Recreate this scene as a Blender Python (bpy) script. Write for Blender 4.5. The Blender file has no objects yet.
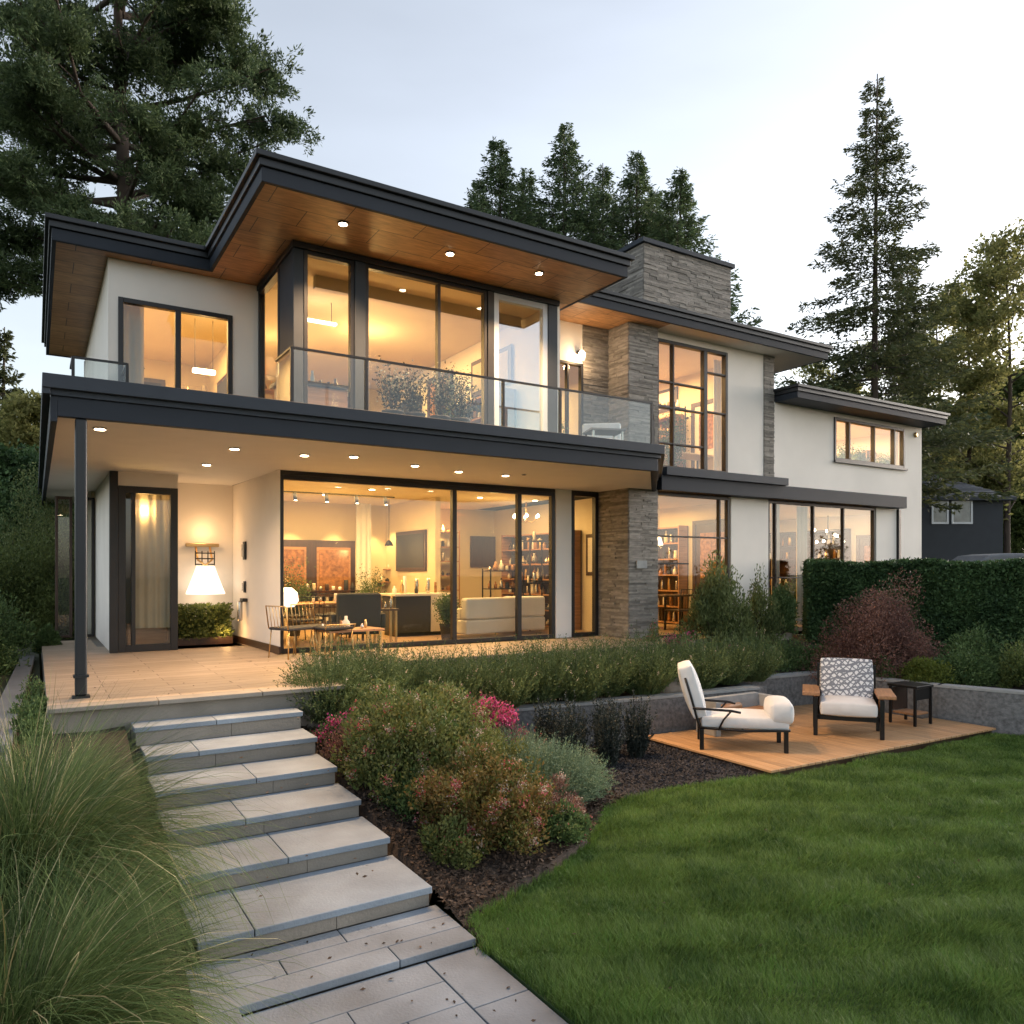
import bpy, math, random
import numpy as np
from mathutils import Vector

random.seed(11)
R = math.radians
SC = bpy.context.scene
COL = SC.collection

# ------------------------------------------------------------------ camera, world, sun, exposure
F, HOR, CX = 764.0, 571.0, 512.0
YAW = math.atan2(477.0, 764.0)
CD = (math.sin(YAW), math.cos(YAW)); CR = (math.cos(YAW), -math.sin(YAW)); EYE = 1.3
cam = bpy.data.cameras.new('camera'); camo = bpy.data.objects.new('camera', cam); COL.objects.link(camo)
camo.location = (0, 0, EYE); camo.rotation_euler = (R(90), 0, -YAW)
cam.sensor_width = 36; cam.lens = F / 1024 * 36; cam.shift_y = (HOR - 512) / 1024
cam.clip_end = 3000; cam.clip_start = .05
SC.camera = camo

SUN_EL, SUN_AZ = R(6.0), R(93)          # azimuth clockwise from +Y
w = bpy.data.worlds.new('World'); SC.world = w; w.use_nodes = True
nt = w.node_tree; nt.nodes.clear()
wo = nt.nodes.new('ShaderNodeOutputWorld'); bg = nt.nodes.new('ShaderNodeBackground')
sky = nt.nodes.new('ShaderNodeTexSky'); sky.sky_type = 'NISHITA'; sky.sun_disc = False
sky.sun_elevation = SUN_EL; sky.sun_rotation = SUN_AZ; sky.altitude = 100
sky.air_density = 1.0; sky.dust_density = 1.6; sky.ozone_density = 1.2
hsv = nt.nodes.new('ShaderNodeHueSaturation'); hsv.inputs['Saturation'].default_value = .43
tint = nt.nodes.new('ShaderNodeVectorMath'); tint.operation = 'MULTIPLY'; tint.inputs[1].default_value = (.975, .965, 1.0)   # evening air, a touch rosier than the sky model
# thin high haze varies the clear sky slightly
tcw = nt.nodes.new('ShaderNodeTexCoord'); mpw = nt.nodes.new('ShaderNodeMapping'); mpw.inputs['Scale'].default_value = (1.2, 1.2, 5); nt.links.new(tcw.outputs['Generated'], mpw.inputs[0])
nzw = nt.nodes.new('ShaderNodeTexNoise'); nzw.inputs['Scale'].default_value = 1.6; nzw.inputs['Detail'].default_value = 5; nt.links.new(mpw.outputs[0], nzw.inputs['Vector'])
mrw = nt.nodes.new('ShaderNodeMapRange'); mrw.inputs[1].default_value = .3; mrw.inputs[2].default_value = .7; mrw.inputs[3].default_value = .94; mrw.inputs[4].default_value = 1.08; nt.links.new(nzw.outputs[0], mrw.inputs[0])
nt.links.new(mrw.outputs[0], hsv.inputs['Value'])
nt.links.new(sky.outputs[0], hsv.inputs['Color']); nt.links.new(hsv.outputs[0], tint.inputs[0]); nt.links.new(tint.outputs[0], bg.inputs['Color'])
bg.inputs['Strength'].default_value = .135
nt.links.new(bg.outputs[0], wo.inputs[0])
sl = bpy.data.lights.new('sun', 'SUN'); sl.energy = .4; sl.angle = R(25); sl.color = (1, .92, .83)
so = bpy.data.objects.new('sun', sl); COL.objects.link(so)
so.rotation_euler = (R(90) - R(16), 0, math.pi - SUN_AZ)
SC.view_settings.view_transform = 'Standard'; SC.view_settings.look = 'None'
SC.view_settings.exposure = 2.1; SC.view_settings.gamma = 1
SC.cycles.use_denoising = True
SC.cycles.max_bounces = 7; SC.cycles.transparent_max_bounces = 16; SC.cycles.diffuse_bounces = 3; SC.cycles.glossy_bounces = 3
SC.cycles.sample_clamp_indirect = 6; SC.cycles.caustics_reflective = False; SC.cycles.caustics_refractive = False

def ray(px):
    u = (px - CX) / F
    return CD[0] + u * CR[0], CD[1] + u * CR[1]
def at(px, Y):                            # x on the plane y = Y
    a, b = ray(px); return Y / b * a
def gz(px, py, z):                        # ground point at height z
    t = (EYE - z) * F / (py - HOR); a, b = ray(px); return t * a, t * b

# ------------------------------------------------------------------ materials
def lin(h):
    if isinstance(h, str):
        c = [int(h[i:i+2], 16) / 255 for i in (0, 2, 4)]
        return tuple(x / 12.92 if x <= .04045 else ((x + .055) / 1.055) ** 2.4 for x in c)
    return tuple(h)
def newmat(name):
    m = bpy.data.materials.new(name); m.use_nodes = True
    return m, m.node_tree, m.node_tree.nodes['Principled BSDF']
def pm(name, col, rough=.6, metal=0, var=.12, vs=3, bump=.1, bs=60, island=0, stretch=(1, 1, 1), spec=.5, coat=0):
    m, t, p = newmat(name); N, L = t.nodes, t.links; col = lin(col)
    tc = N.new('ShaderNodeTexCoord'); mp = N.new('ShaderNodeMapping'); L.new(tc.outputs['Object'], mp.inputs[0])
    mp.inputs['Scale'].default_value = stretch
    n1 = N.new('ShaderNodeTexNoise'); n1.inputs['Scale'].default_value = vs; n1.inputs['Detail'].default_value = 6
    L.new(mp.outputs[0], n1.inputs['Vector'])
    r = N.new('ShaderNodeMapRange'); r.inputs[1].default_value = .25; r.inputs[2].default_value = .75
    r.inputs[3].default_value = 1 - var; r.inputs[4].default_value = 1 + var
    L.new(n1.outputs[0], r.inputs[0]); out = r.outputs[0]
    if island:
        g = N.new('ShaderNodeNewGeometry'); r2 = N.new('ShaderNodeMapRange')
        r2.inputs[3].default_value = 1 - island; r2.inputs[4].default_value = 1 + island
        L.new(g.outputs['Random Per Island'], r2.inputs[0])
        mu = N.new('ShaderNodeMath'); mu.operation = 'MULTIPLY'; L.new(out, mu.inputs[0]); L.new(r2.outputs[0], mu.inputs[1]); out = mu.outputs[0]
    vm = N.new('ShaderNodeVectorMath'); vm.operation = 'SCALE'; vm.inputs[0].default_value = col; L.new(out, vm.inputs['Scale'])
    L.new(vm.outputs[0], p.inputs['Base Color'])
    p.inputs['Roughness'].default_value = rough; p.inputs['Metallic'].default_value = metal
    p.inputs['Specular IOR Level'].default_value = spec; p.inputs['Coat Weight'].default_value = coat
    if bump:
        n2 = N.new('ShaderNodeTexNoise'); n2.inputs['Scale'].default_value = bs; n2.inputs['Detail'].default_value = 4
        L.new(mp.outputs[0], n2.inputs['Vector'])
        b = N.new('ShaderNodeBump'); b.inputs['Strength'].default_value = bump; b.inputs['Distance'].default_value = .01
        L.new(n2.outputs[0], b.inputs['Height']); L.new(b.outputs[0], p.inputs['Normal'])
    return m
def brickmat(name, c1, c2, mortar, bw, rh, ms=.004, rough=.5, rot=0, grain=(1, 12, 1), off=.5, gv=.25, bump=.3):
    m, t, p = newmat(name); N, L = t.nodes, t.links
    tc = N.new('ShaderNodeTexCoord'); mp = N.new('ShaderNodeMapping'); L.new(tc.outputs['Object'], mp.inputs[0])
    mp.inputs['Rotation'].default_value[2] = rot
    b = N.new('ShaderNodeTexBrick'); L.new(mp.outputs[0], b.inputs['Vector'])
    b.inputs['Color1'].default_value = (*lin(c1), 1); b.inputs['Color2'].default_value = (*lin(c2), 1); b.inputs['Mortar'].default_value = (*lin(mortar), 1)
    b.inputs['Scale'].default_value = 1; b.inputs['Brick Width'].default_value = bw; b.inputs['Row Height'].default_value = rh
    b.inputs['Mortar Size'].default_value = ms; b.inputs['Mortar Smooth'].default_value = .1; b.offset = off
    m2 = N.new('ShaderNodeMapping'); L.new(mp.outputs[0], m2.inputs[0]); m2.inputs['Scale'].default_value = grain
    n = N.new('ShaderNodeTexNoise'); n.inputs['Scale'].default_value = 2.5; n.inputs['Detail'].default_value = 8; n.inputs['Distortion'].default_value = .6
    L.new(m2.outputs[0], n.inputs['Vector'])
    r = N.new('ShaderNodeMapRange'); r.inputs[1].default_value = .3; r.inputs[2].default_value = .7; r.inputs[3].default_value = 1 - gv; r.inputs[4].default_value = 1 + gv
    L.new(n.outputs[0], r.inputs[0])
    vm = N.new('ShaderNodeVectorMath'); vm.operation = 'SCALE'; L.new(b.outputs['Color'], vm.inputs[0]); L.new(r.outputs[0], vm.inputs['Scale'])
    L.new(vm.outputs[0], p.inputs['Base Color']); p.inputs['Roughness'].default_value = rough
    bu = N.new('ShaderNodeBump'); bu.inputs['Strength'].default_value = bump; bu.inputs['Distance'].default_value = .01; bu.invert = True
    L.new(b.outputs['Fac'], bu.inputs['Height']); L.new(bu.outputs[0], p.inputs['Normal'])
    return m
def leafmat(name, ca, cb, cc=None, trans=.3, rough=.6, vs=1.2):
    m, t, p = newmat(name); N, L = t.nodes, t.links
    g = N.new('ShaderNodeNewGeometry'); cr = N.new('ShaderNodeValToRGB')
    tc = N.new('ShaderNodeTexCoord'); n = N.new('ShaderNodeTexNoise'); n.inputs['Scale'].default_value = vs; L.new(tc.outputs['Object'], n.inputs['Vector'])
    ad = N.new('ShaderNodeMath'); ad.operation = 'MULTIPLY_ADD'; L.new(g.outputs['Random Per Island'], ad.inputs[0]); ad.inputs[1].default_value = .6
    ma = N.new('ShaderNodeMapRange'); ma.inputs[1].default_value = .35; ma.inputs[2].default_value = .65; ma.inputs[4].default_value = .4
    L.new(n.outputs[0], ma.inputs[0]); L.new(ma.outputs[0], ad.inputs[2])
    L.new(ad.outputs[0], cr.inputs[0]); e = cr.color_ramp.elements
    e[0].color = (*lin(ca), 1); e[1].color = (*lin(cb), 1)
    if cc: k = e.new(.93); k.color = (*lin(cc), 1); e[1].position = .8; e[-1].position = .97
    L.new(cr.outputs[0], p.inputs['Base Color']); p.inputs['Roughness'].default_value = rough; p.inputs['Specular IOR Level'].default_value = .25
    tr = N.new('ShaderNodeBsdfTranslucent'); L.new(cr.outputs[0], tr.inputs[0])
    mx = N.new('ShaderNodeMixShader'); mx.inputs[0].default_value = trans
    L.new(p.outputs[0], mx.inputs[1]); L.new(tr.outputs[0], mx.inputs[2]); L.new(mx.outputs[0], N['Material Output'].inputs[0])
    return m
def glassmat(name, tint=(.93, .95, .94), f0=.05, mul=.32):
    m = bpy.data.materials.new(name); m.use_nodes = True; t = m.node_tree; N, L = t.nodes, t.links; N.remove(N['Principled BSDF'])
    tr = N.new('ShaderNodeBsdfTransparent'); tr.inputs[0].default_value = (*tint, 1)
    gl = N.new('ShaderNodeBsdfGlossy'); gl.inputs['Roughness'].default_value = .0; gl.inputs[0].default_value = (.95, .97, 1, 1)
    lw = N.new('ShaderNodeLayerWeight'); lw.inputs[0].default_value = .5
    pw = N.new('ShaderNodeMath'); pw.operation = 'POWER'; L.new(lw.outputs['Facing'], pw.inputs[0]); pw.inputs[1].default_value = 4
    ma = N.new('ShaderNodeMath'); ma.operation = 'MULTIPLY_ADD'; L.new(pw.outputs[0], ma.inputs[0]); ma.inputs[1].default_value = mul; ma.inputs[2].default_value = f0
    mx = N.new('ShaderNodeMixShader'); L.new(ma.outputs[0], mx.inputs[0]); L.new(tr.outputs[0], mx.inputs[1]); L.new(gl.outputs[0], mx.inputs[2])
    L.new(mx.outputs[0], N['Material Output'].inputs[0]); return m
def emit(name, col, s):
    m, t, p = newmat(name); p.inputs['Base Color'].default_value = (*col, 1); p.inputs['Emission Color'].default_value = (*col, 1); p.inputs['Emission Strength'].default_value = s; return m

WARM = (1, .585, .20)
M = dict(
    stucco=pm('stucco', (.82, .765, .695), .88, var=.07, vs=.9, bump=.25, bs=120),
    white=pm('white_paint', (.75, .74, .72), .6, var=.03, bump=.05),
    plaster=pm('interior_plaster', (.64, .55, .385), .8, var=.03, bump=.03),
    soffit=pm('soffit_plaster', (.70, .66, .60), .8, var=.03, bump=.05),
    metal=pm('dark_metal', (.022, .025, .029), .42, .3, var=.15, vs=2, bump=.03),
    fascia=pm('fascia_metal', (.021, .027, .037), .65, 0, spec=.25, var=.12, vs=1.3, bump=.04, stretch=(1, 1, 4)),
    frame=pm('window_frame_metal', (.02, .019, .02), .4, .2, var=.2, bump=.02),
    greyframe=pm('grey_frame', (.035, .043, .056), .6, 0, spec=.25, var=.1, bump=.02),
    lightframe=pm('pale_frame', (.5, .52, .55), .35, .3, var=.05, bump=.02),
    roof=pm('roof_membrane', (.05, .053, .058), .8, var=.2, bump=.3, bs=30),
    woodsoffit=brickmat('wood_soffit', (.45, .245, .11), (.34, .175, .078), (.06, .035, .02), .9, .45, .006, .45, grain=(2, 10, 2), gv=.3),
    stone=pm('ledge_stone', (.235, .215, .19), .88, var=.28, vs=9, bump=.7, bs=45, island=.34, stretch=(1, 1, 3)),
    tread=pm('bluestone', (.215, .262, .315), .62, var=.34, vs=1.7, bump=.35, bs=55, island=.13),
    riser=pm('riser_stone', (.245, .225, .195), .75, var=.15, vs=3, bump=.4, bs=40, island=.1),
    path=pm('path_stone', (.20, .232, .27), .62, var=.34, vs=2, bump=.35, bs=50, island=.12),
    palestone=pm('pale_paving', (.42, .37, .31), .7, var=.15, bump=.2),
    joint=pm('joint', (.03, .03, .028), .9, var=.2),
    coping=pm('grey_coping', (.13, .14, .155), .6, var=.15, bump=.2),
    concrete=pm('rough_concrete', (.15, .155, .16), .9, var=.45, vs=18, bump=1.0, bs=40),
    concap=pm('concrete_cap', (.30, .31, .31), .8, var=.15, vs=8, bump=.3),
    terrace=brickmat('terrace_planks', (.41, .32, .235), (.32, .25, .18), (.12, .09, .07), 1.3, .22, .005, .55, grain=(1, 9, 1), gv=.18),
    deck=pm('deck_board', (.43, .255, .125), .5, var=.22, vs=2.0, bump=.25, bs=20, island=.16, stretch=(14, 1, 1)),
    soil=pm('soil', (.030, .021, .016), .95, var=.5, vs=14, bump=1, bs=30),
    mulch=pm('mulch_base', (.022, .021, .024), .95, var=.5, vs=30, bump=1, bs=60),
    mulchchip=pm('mulch_chip', (.04, .038, .042), .9, var=.2, island=.6, bump=0),
    chip=pm('bark_chip', (.06, .038, .025), .9, var=.2, island=.6, bump=0),
    turf=pm('turf', (.035, .07, .018), .95, var=.4, vs=2, bump=.6, bs=80),
    ground=pm('ground', (.05, .06, .03), .95, var=.4, vs=.5, bump=.4, bs=10),
    bark=pm('bark', (.075, .055, .042), .9, var=.35, vs=6, bump=.8, bs=20, stretch=(1, 1, .3)),
    twig=pm('twig', (.07, .05, .035), .9, var=.3, bump=.1),
    darkwood=pm('dark_wood', (.045, .022, .013), .4, var=.3, vs=3, bump=.1, stretch=(8, 8, 1)),
    wood=pm('warm_wood', (.33, .17, .08), .5, var=.3, vs=3, bump=.15, stretch=(1, 10, 10)),
    floorwood=brickmat('interior_floor', (.42, .29, .18), (.34, .22, .13), (.12, .08, .05), 1.2, .16, .004, .3, gv=.12),
    cushion=pm('white_fabric', (.64, .64, .64), .9, var=.06, vs=6, bump=.9, bs=7),
    black=pm('black_metal', (.015, .015, .016), .35, .5, var=.1, bump=0),
    steel=pm('steel', (.55, .52, .48), .25, .9, var=.05, bump=0),
    brass=pm('brass', (.6, .4, .18), .3, .9, var=.05, bump=0),
    ceramic=pm('ceramic', (.65, .6, .52), .3, var=.05, bump=0),
    darkstuff=pm('dark_fabric', (.03, .03, .032), .8, var=.1, bump=.1),
    rock=pm('rock', (.20, .17, .14), .9, var=.3, vs=5, bump=.8, bs=18),
    slate=pm('slate', (.10, .105, .12), .7, var=.2, vs=6, bump=.3, island=.3),
    darkwall=pm('dark_render', (.035, .04, .048), .8, var=.1, bump=.2),
    curtain=pm('curtain', (.55, .48, .38), .9, var=.08, bump=.1),
    glass=glassmat('glass', f0=.045), railglass=glassmat('rail_glass', (.92, .95, .94), .045, .9),
    mirrorglass=glassmat('sky_glass', (.80, .84, .86), .30, .7),
    bulb=emit('lit_bulb', (1, .74, .45), 9), shade=emit('lit_shade', (1, .88, .72), .42), strip=emit('lit_strip', (1, .78, .5), 2.5),
    neighpane=pm('neighbour_glass', (.12,.14,.15), .12, .0, var=.5, vs=2.5, bump=0, spec=1),
    amber=pm('amber_glass', (.28, .13, .045), .2, var=.6, vs=14, bump=0),
)
def foliage(k, *a, **q): M[k] = leafmat(k, *a, **q)
foliage('cedar', (.026, .052, .027), (.085, .14, .062), (.14, .19, .08), trans=.35, vs=.5)
foliage('fir', (.025, .045, .025), (.075, .115, .055), (.13, .14, .055), trans=.3, vs=.4)
foliage('fardecid', (.09, .12, .035), (.22, .26, .08), (.34, .32, .12), trans=.6, vs=.3)
foliage('midgreen', (.03, .06, .018), (.10, .16, .045), (.17, .21, .065), trans=.35)
foliage('hedge', (.014, .04, .018), (.05, .11, .04), (.085, .15, .055), trans=.2)
foliage('lavleaf', (.016, .045, .014), (.075, .15, .042), (.15, .20, .08), trans=.25, vs=2.2)
foliage('silver', (.045, .095, .055), (.125, .215, .125), (.21, .29, .19), trans=.2)
foliage('olivebush', (.04, .085, .02), (.11, .19, .05), (.19, .20, .07), trans=.3, vs=3)
foliage('redbush', (.06, .03, .03), (.18, .085, .08), (.26, .14, .11), trans=.25)
foliage('orangebush', (.045, .10, .02), (.13, .20, .05), (.24, .15, .055), trans=.3, vs=3)
foliage('salvia', (.008, .018, .014), (.024, .042, .028), (.05, .06, .055), trans=.1)
foliage('darkshrub', (.025, .06, .02), (.09, .16, .05), (.14, .21, .075), trans=.25)
foliage('oleander', (.035, .06, .02), (.11, .16, .05), (.20, .24, .09), trans=.3, vs=2)
foliage('yellowgreen', (.07, .10, .015), (.19, .23, .05), trans=.3)
foliage('magenta', (.22, .012, .07), (.48, .03, .18), (.6, .10, .28), trans=.3)
foliage('pinkred', (.35, .03, .04), (.5, .10, .12), (.55, .2, .2), trans=.3)
foliage('palebloom', (.4, .33, .27), (.6, .5, .42), trans=.3)
foliage('fescue', (.010, .036, .010), (.045, .115, .030), (.17, .24, .085), trans=.35, vs=1.5)
foliage('straw', (.22, .18, .07), (.42, .36, .18), (.55, .5, .3), trans=.3)
foliage('lawnblade', (.020, .070, .010), (.082, .215, .032), (.16, .26, .06), trans=.32, vs=2.2)

# ------------------------------------------------------------------ mesh helpers
ORG = {}
def tag(o, label=None, cat=None, group=None, kind=None):
    for k, v in (('label', label), ('category', cat), ('group', group), ('kind', kind)):
        if v: o[k] = v
    return o
def thing(name, label, cat, loc=(0, 0, 0), group=None, kind=None):
    o = bpy.data.objects.new(name, None); COL.objects.link(o); o.location = loc; o.empty_display_size = .1
    ORG[o.name] = Vector(loc); return tag(o, label, cat, group, kind)
def link(me, name, mat, parent=None):
    o = bpy.data.objects.new(name, me); COL.objects.link(o)
    for m in (mat if isinstance(mat, (list, tuple)) else [mat]): me.materials.append(M[m] if isinstance(m, str) else m)
    if parent is not None: o.parent = parent
    return o
def origin_of(parent):
    v = Vector((0, 0, 0))
    while parent is not None: v += ORG.get(parent.name, Vector((0, 0, 0))); parent = parent.parent
    return v
class MB:
    def __init__(s): s.v = []; s.f = []; s.sm = []
    def add(s, vs, fs, smooth=False):
        b = len(s.v); s.v += [tuple(p) for p in vs]; s.f += [tuple(i + b for i in q) for q in fs]; s.sm += [smooth] * len(fs); return s
    def box(s, x0, x1, y0, y1, z0, z1):
        if x0 > x1: x0, x1 = x1, x0
        if y0 > y1: y0, y1 = y1, y0
        if z0 > z1: z0, z1 = z1, z0
        vs = [(x0, y0, z0), (x1, y0, z0), (x1, y1, z0), (x0, y1, z0), (x0, y0, z1), (x1, y0, z1), (x1, y1, z1), (x0, y1, z1)]
        return s.add(vs, [(0, 3, 2, 1), (4, 5, 6, 7), (0, 1, 5, 4), (1, 2, 6, 5), (2, 3, 7, 6), (3, 0, 4, 7)])
    def prism(s, poly, z0, z1):
        n = len(poly); zz0 = z0 if isinstance(z0, (list, tuple)) else [z0] * n; zz1 = z1 if isinstance(z1, (list, tuple)) else [z1] * n
        vs = [(p[0], p[1], zz0[i]) for i, p in enumerate(poly)] + [(p[0], p[1], zz1[i]) for i, p in enumerate(poly)]
        fs = [tuple(range(n))[::-1], tuple(range(n, 2 * n))] + [(i, (i + 1) % n, n + (i + 1) % n, n + i) for i in range(n)]
        return s.add(vs, fs)
    def tube(s, pts, r, seg=8, caps=True):
        pts = [Vector(p) for p in pts]; n = len(pts); rr = r if isinstance(r, (list, tuple)) else [r] * n
        vs = []; prev = None
        for i, p in enumerate(pts):
            d = (pts[min(i + 1, n - 1)] - pts[max(i - 1, 0)]).normalized()
            if prev is None:
                a = d.cross(Vector((0, 0, 1)));
                if a.length < .05: a = d.cross(Vector((1, 0, 0)))
            else: a = prev - d * prev.dot(d)
            a.normalize(); prev = a; b = d.cross(a)
            for k in range(seg):
                t = 2 * math.pi * k / seg; vs.append(p + (a * math.cos(t) + b * math.sin(t)) * rr[i])
        fs = [(i * seg + k, i * seg + (k + 1) % seg, (i + 1) * seg + (k + 1) % seg, (i + 1) * seg + k) for i in range(n - 1) for k in range(seg)]
        if caps: fs += [tuple(range(seg))[::-1], tuple(range((n - 1) * seg, n * seg))]
        return s.add(vs, fs, True)
    def lathe(s, prof, c=(0, 0, 0), seg=20):
        vs = [(c[0] + r * math.cos(2 * math.pi * k / seg), c[1] + r * math.sin(2 * math.pi * k / seg), c[2] + z) for r, z in prof for k in range(seg)]
        n = len(prof)
        fs = [(i * seg + k, i * seg + (k + 1) % seg, (i + 1) * seg + (k + 1) % seg, (i + 1) * seg + k) for i in range(n - 1) for k in range(seg)]
        fs += [tuple(range(seg))[::-1], tuple(range((n - 1) * seg, n * seg))]
        return s.add(vs, fs, True)
    def build(s, name, mat, parent=None, bevel=0, seg=2, sub=0):
        o0 = origin_of(parent)
        me = bpy.data.meshes.new(name); me.from_pydata([(x - o0.x, y - o0.y, z - o0.z) for x, y, z in s.v], [], s.f)
        me.polygons.foreach_set('use_smooth', s.sm); me.update()
        o = link(me, name, mat, parent)
        if bevel:
            b = o.modifiers.new('bevel', 'BEVEL'); b.width = bevel; b.segments = seg; b.limit_method = 'ANGLE'; b.angle_limit = R(40)
        if sub:
            b = o.modifiers.new('sub', 'SUBSURF'); b.levels = sub; b.render_levels = sub
        return o
def npmesh(name, V, n, mat, parent=None):
    """V: (k*n,3) vertices, every n in a row one face"""
    V = np.asarray(V, dtype=np.float32) - np.array(origin_of(parent), dtype=np.float32)
    k = len(V) // n; me = bpy.data.meshes.new(name)
    me.vertices.add(len(V)); me.vertices.foreach_set('co', V.ravel()); me.loops.add(len(V)); me.loops.foreach_set('vertex_index', np.arange(len(V), dtype=np.int32))
    me.polygons.add(k); me.polygons.foreach_set('loop_start', np.arange(0, len(V), n, dtype=np.int32)); me.update(calc_edges=True)
    return link(me, name, mat, parent)
def npstrips(name, P, Wd, mat, parent=None):
    """blades. P: (k, m, 3) centre lines, Wd: (k, m, 3) half-width vectors -> connected quad strips"""
    k, m, _ = P.shape; V = np.stack([P - Wd, P + Wd], axis=2).reshape(-1, 3) - np.array(origin_of(parent), dtype=np.float32)
    b = (np.arange(k) * (2 * m))[:, None] + (np.arange(m - 1) * 2)[None, :]
    I = np.stack([b, b + 1, b + 3, b + 2], axis=2).reshape(-1).astype(np.int32)
    me = bpy.data.meshes.new(name); me.vertices.add(len(V)); me.vertices.foreach_set('co', V.astype(np.float32).ravel())
    me.loops.add(len(I)); me.loops.foreach_set('vertex_index', I); me.polygons.add(len(I) // 4)
    me.polygons.foreach_set('loop_start', np.arange(0, len(I), 4, dtype=np.int32)); me.polygons.foreach_set('use_smooth', np.ones(len(I) // 4, dtype=bool)); me.update(calc_edges=True)
    return link(me, name, mat, parent)
def unit(a): return a / np.maximum(np.linalg.norm(a, axis=-1, keepdims=True), 1e-9)
def leaves(rng, base, axis, L, W):
    """rhombic leaves as quads"""
    n = len(base); axis = unit(axis); side = unit(np.cross(axis, rng.normal(size=(n, 3)))); L = np.broadcast_to(L, n)[:, None]; W = np.broadcast_to(W, n)[:, None]
    mid = base + axis * L * .5
    return np.stack([base, mid + side * W * .5, base + axis * L, mid - side * W * .5], axis=1).reshape(-1, 3)

def stonework(mb, x0, x1, y0, y1, z0, z1, faces, rng, h=(.024, .05), out=.024):
    z = z0
    while z < z1 - .005:
        hh = min(rng.uniform(*h), z1 - z)
        if z1 - z - hh < .02: hh = z1 - z
        for f in faces:
            a0, a1 = (x0, x1) if f in 'fb' else (y0, y1); a = a0
            while a < a1 - .001:
                l = rng.uniform(.12, .6); e = min(a + l, a1)
                if a1 - e < .08: e = a1
                p = rng.uniform(.004, out); g = .0015
                if f == 'f': mb.box(a + g, e - g, y0 - p, y0 + .05, z + g, z + hh - g)
                if f == 'b': mb.box(a + g, e - g, y1 - .05, y1 + p, z + g, z + hh - g)
                if f == 'l': mb.box(x0 - p, x0 + .05, a + g, e - g, z + g, z + hh - g)
                if f == 'r': mb.box(x1 - .05, x1 + p, a + g, e - g, z + g, z + hh - g)
                a = e
        z += hh
    mb.box(x0 + .02, x1 - .02, y0 + .02, y1 - .02, z0, z1 - .004)

# ------------------------------------------------------------------ setting
def struct(o): o['kind'] = 'structure'; return o
mb = MB(); mb.box(-900, 900, -300, 1500, -1.6, -1.3); struct(mb.build('ground', 'ground'))
# upper plateau the house stands on
mb = MB(); mb.prism([(-60, 9.2), (.06, 9.2), (.06, 22), (3, 22), (3, 10.4), (60, 11.2), (60, 60), (-60, 60)], -1.35, -.2); struct(mb.build('upper_ground', 'ground'))
# raised beds behind the retaining walls
mb = MB()
mb.prism([(2.46, 8.42), (5.6, 8.95), (9.9, 8.5), (9.9, 9.15), (12.3, 9.0), (12.55, 6.9), (13.2, 4.9), (16, 1), (30, 1), (30, 11.3), (9.0, 11.3), (9.0, 10.25), (2.46, 10.25)], -1.35,
         [-.42, -.62, -.62, -.60, -.60, -.62, -.65, -.7, -.3, -.12, -.15, -.2, -.2])
struct(mb.build('raised_planting_bed', 'soil'))
mb = MB(); slabrow_ = [mb.box(10.5 + i * .82, 11.31 + i * .82, 10.72, 11.33, -.3, -.03) for i in range(4)]; struct(mb.build('side_paving', 'palestone', bevel=.006))
# sloping bed beside the steps
def grid_terrain(name, poly_fn, xs, ys, zf, mat):
    V = []; F_ = []; idx = {}
    for j, y in enumerate(ys):
        for i, x in enumerate(xs): idx[i, j] = len(V); V.append((x, y, zf(x, y)))
    for j in range(len(ys) - 1):
        for i in range(len(xs) - 1):
            if poly_fn((xs[i] + xs[i + 1]) / 2, (ys[j] + ys[j + 1]) / 2): F_.append((idx[i, j], idx[i + 1, j], idx[i + 1, j + 1], idx[i, j + 1]))
    mb = MB(); mb.add(V, F_, True); return mb.build(name, mat)
EDGE = [(2.52, 4.3), (2.62, 4.73), (3.1, 4.95), (3.73, 5.2), (4.25, 5.5), (4.65, 5.85), (5.0, 6.2), (5.4, 6.35), (6.2, 6.36), (7.0, 6.25), (7.62, 6.12)]
def edge_y(x):
    if x <= EDGE[0][0]: return 4.3
    for (a, b), (c, d) in zip(EDGE, EDGE[1:]):
        if x <= c: return b + (d - b) * (x - a) / (c - a)
    return 6.12
def bed_z(x, y):
    r = random.uniform(-.01, .01)
    if y < edge_y(x) - .02: return -1.26
    if x < 2.51: r -= .16
    s = min(1, max(0, (y - 4.6) / 4.2))
    lx = max(0, 1 - max(0, x - 2.6) / 3.2)
    return -1.197 + .03 * min(1, (y - edge_y(x)) / .4) + .78 * s * (.25 + .75 * lx) * (s if lx < .5 else 1) + r
xs = [2.40 + .06 * i for i in range(90)]; ys = [4.0 + .06 * i for i in range(82)]
struct(grid_terrain('front_planting_bed', lambda x, y: y > edge_y(x) - .45 and not (x > 5.35) and (x > 2.5 or y > 5.12), xs, ys, bed_z, 'soil'))
struct(grid_terrain('mulch_bed', lambda x, y: y > edge_y(x) - .45 and 5.3 < x < 7.72, xs, ys, lambda x, y: (-1.195 + .03 * min(1, (y - edge_y(x)) / .3) if y > edge_y(x) - .02 else -1.26) + random.uniform(-.006, .006), 'mulch'))
# left bed sloping beside the steps
xs = [-6 + .25 * i for i in range(28)]; ys = [1.5 + .25 * i for i in range(33)]
struct(grid_terrain('left_planting_bed', lambda x, y: True, xs, ys, lambda x, y: (-1.24 + 1.0 * min(1, max(0, (y - 4.0) / 4.4)) + random.uniform(-.02, .02)) if y < 8.6 else -.14, 'soil'))

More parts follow.
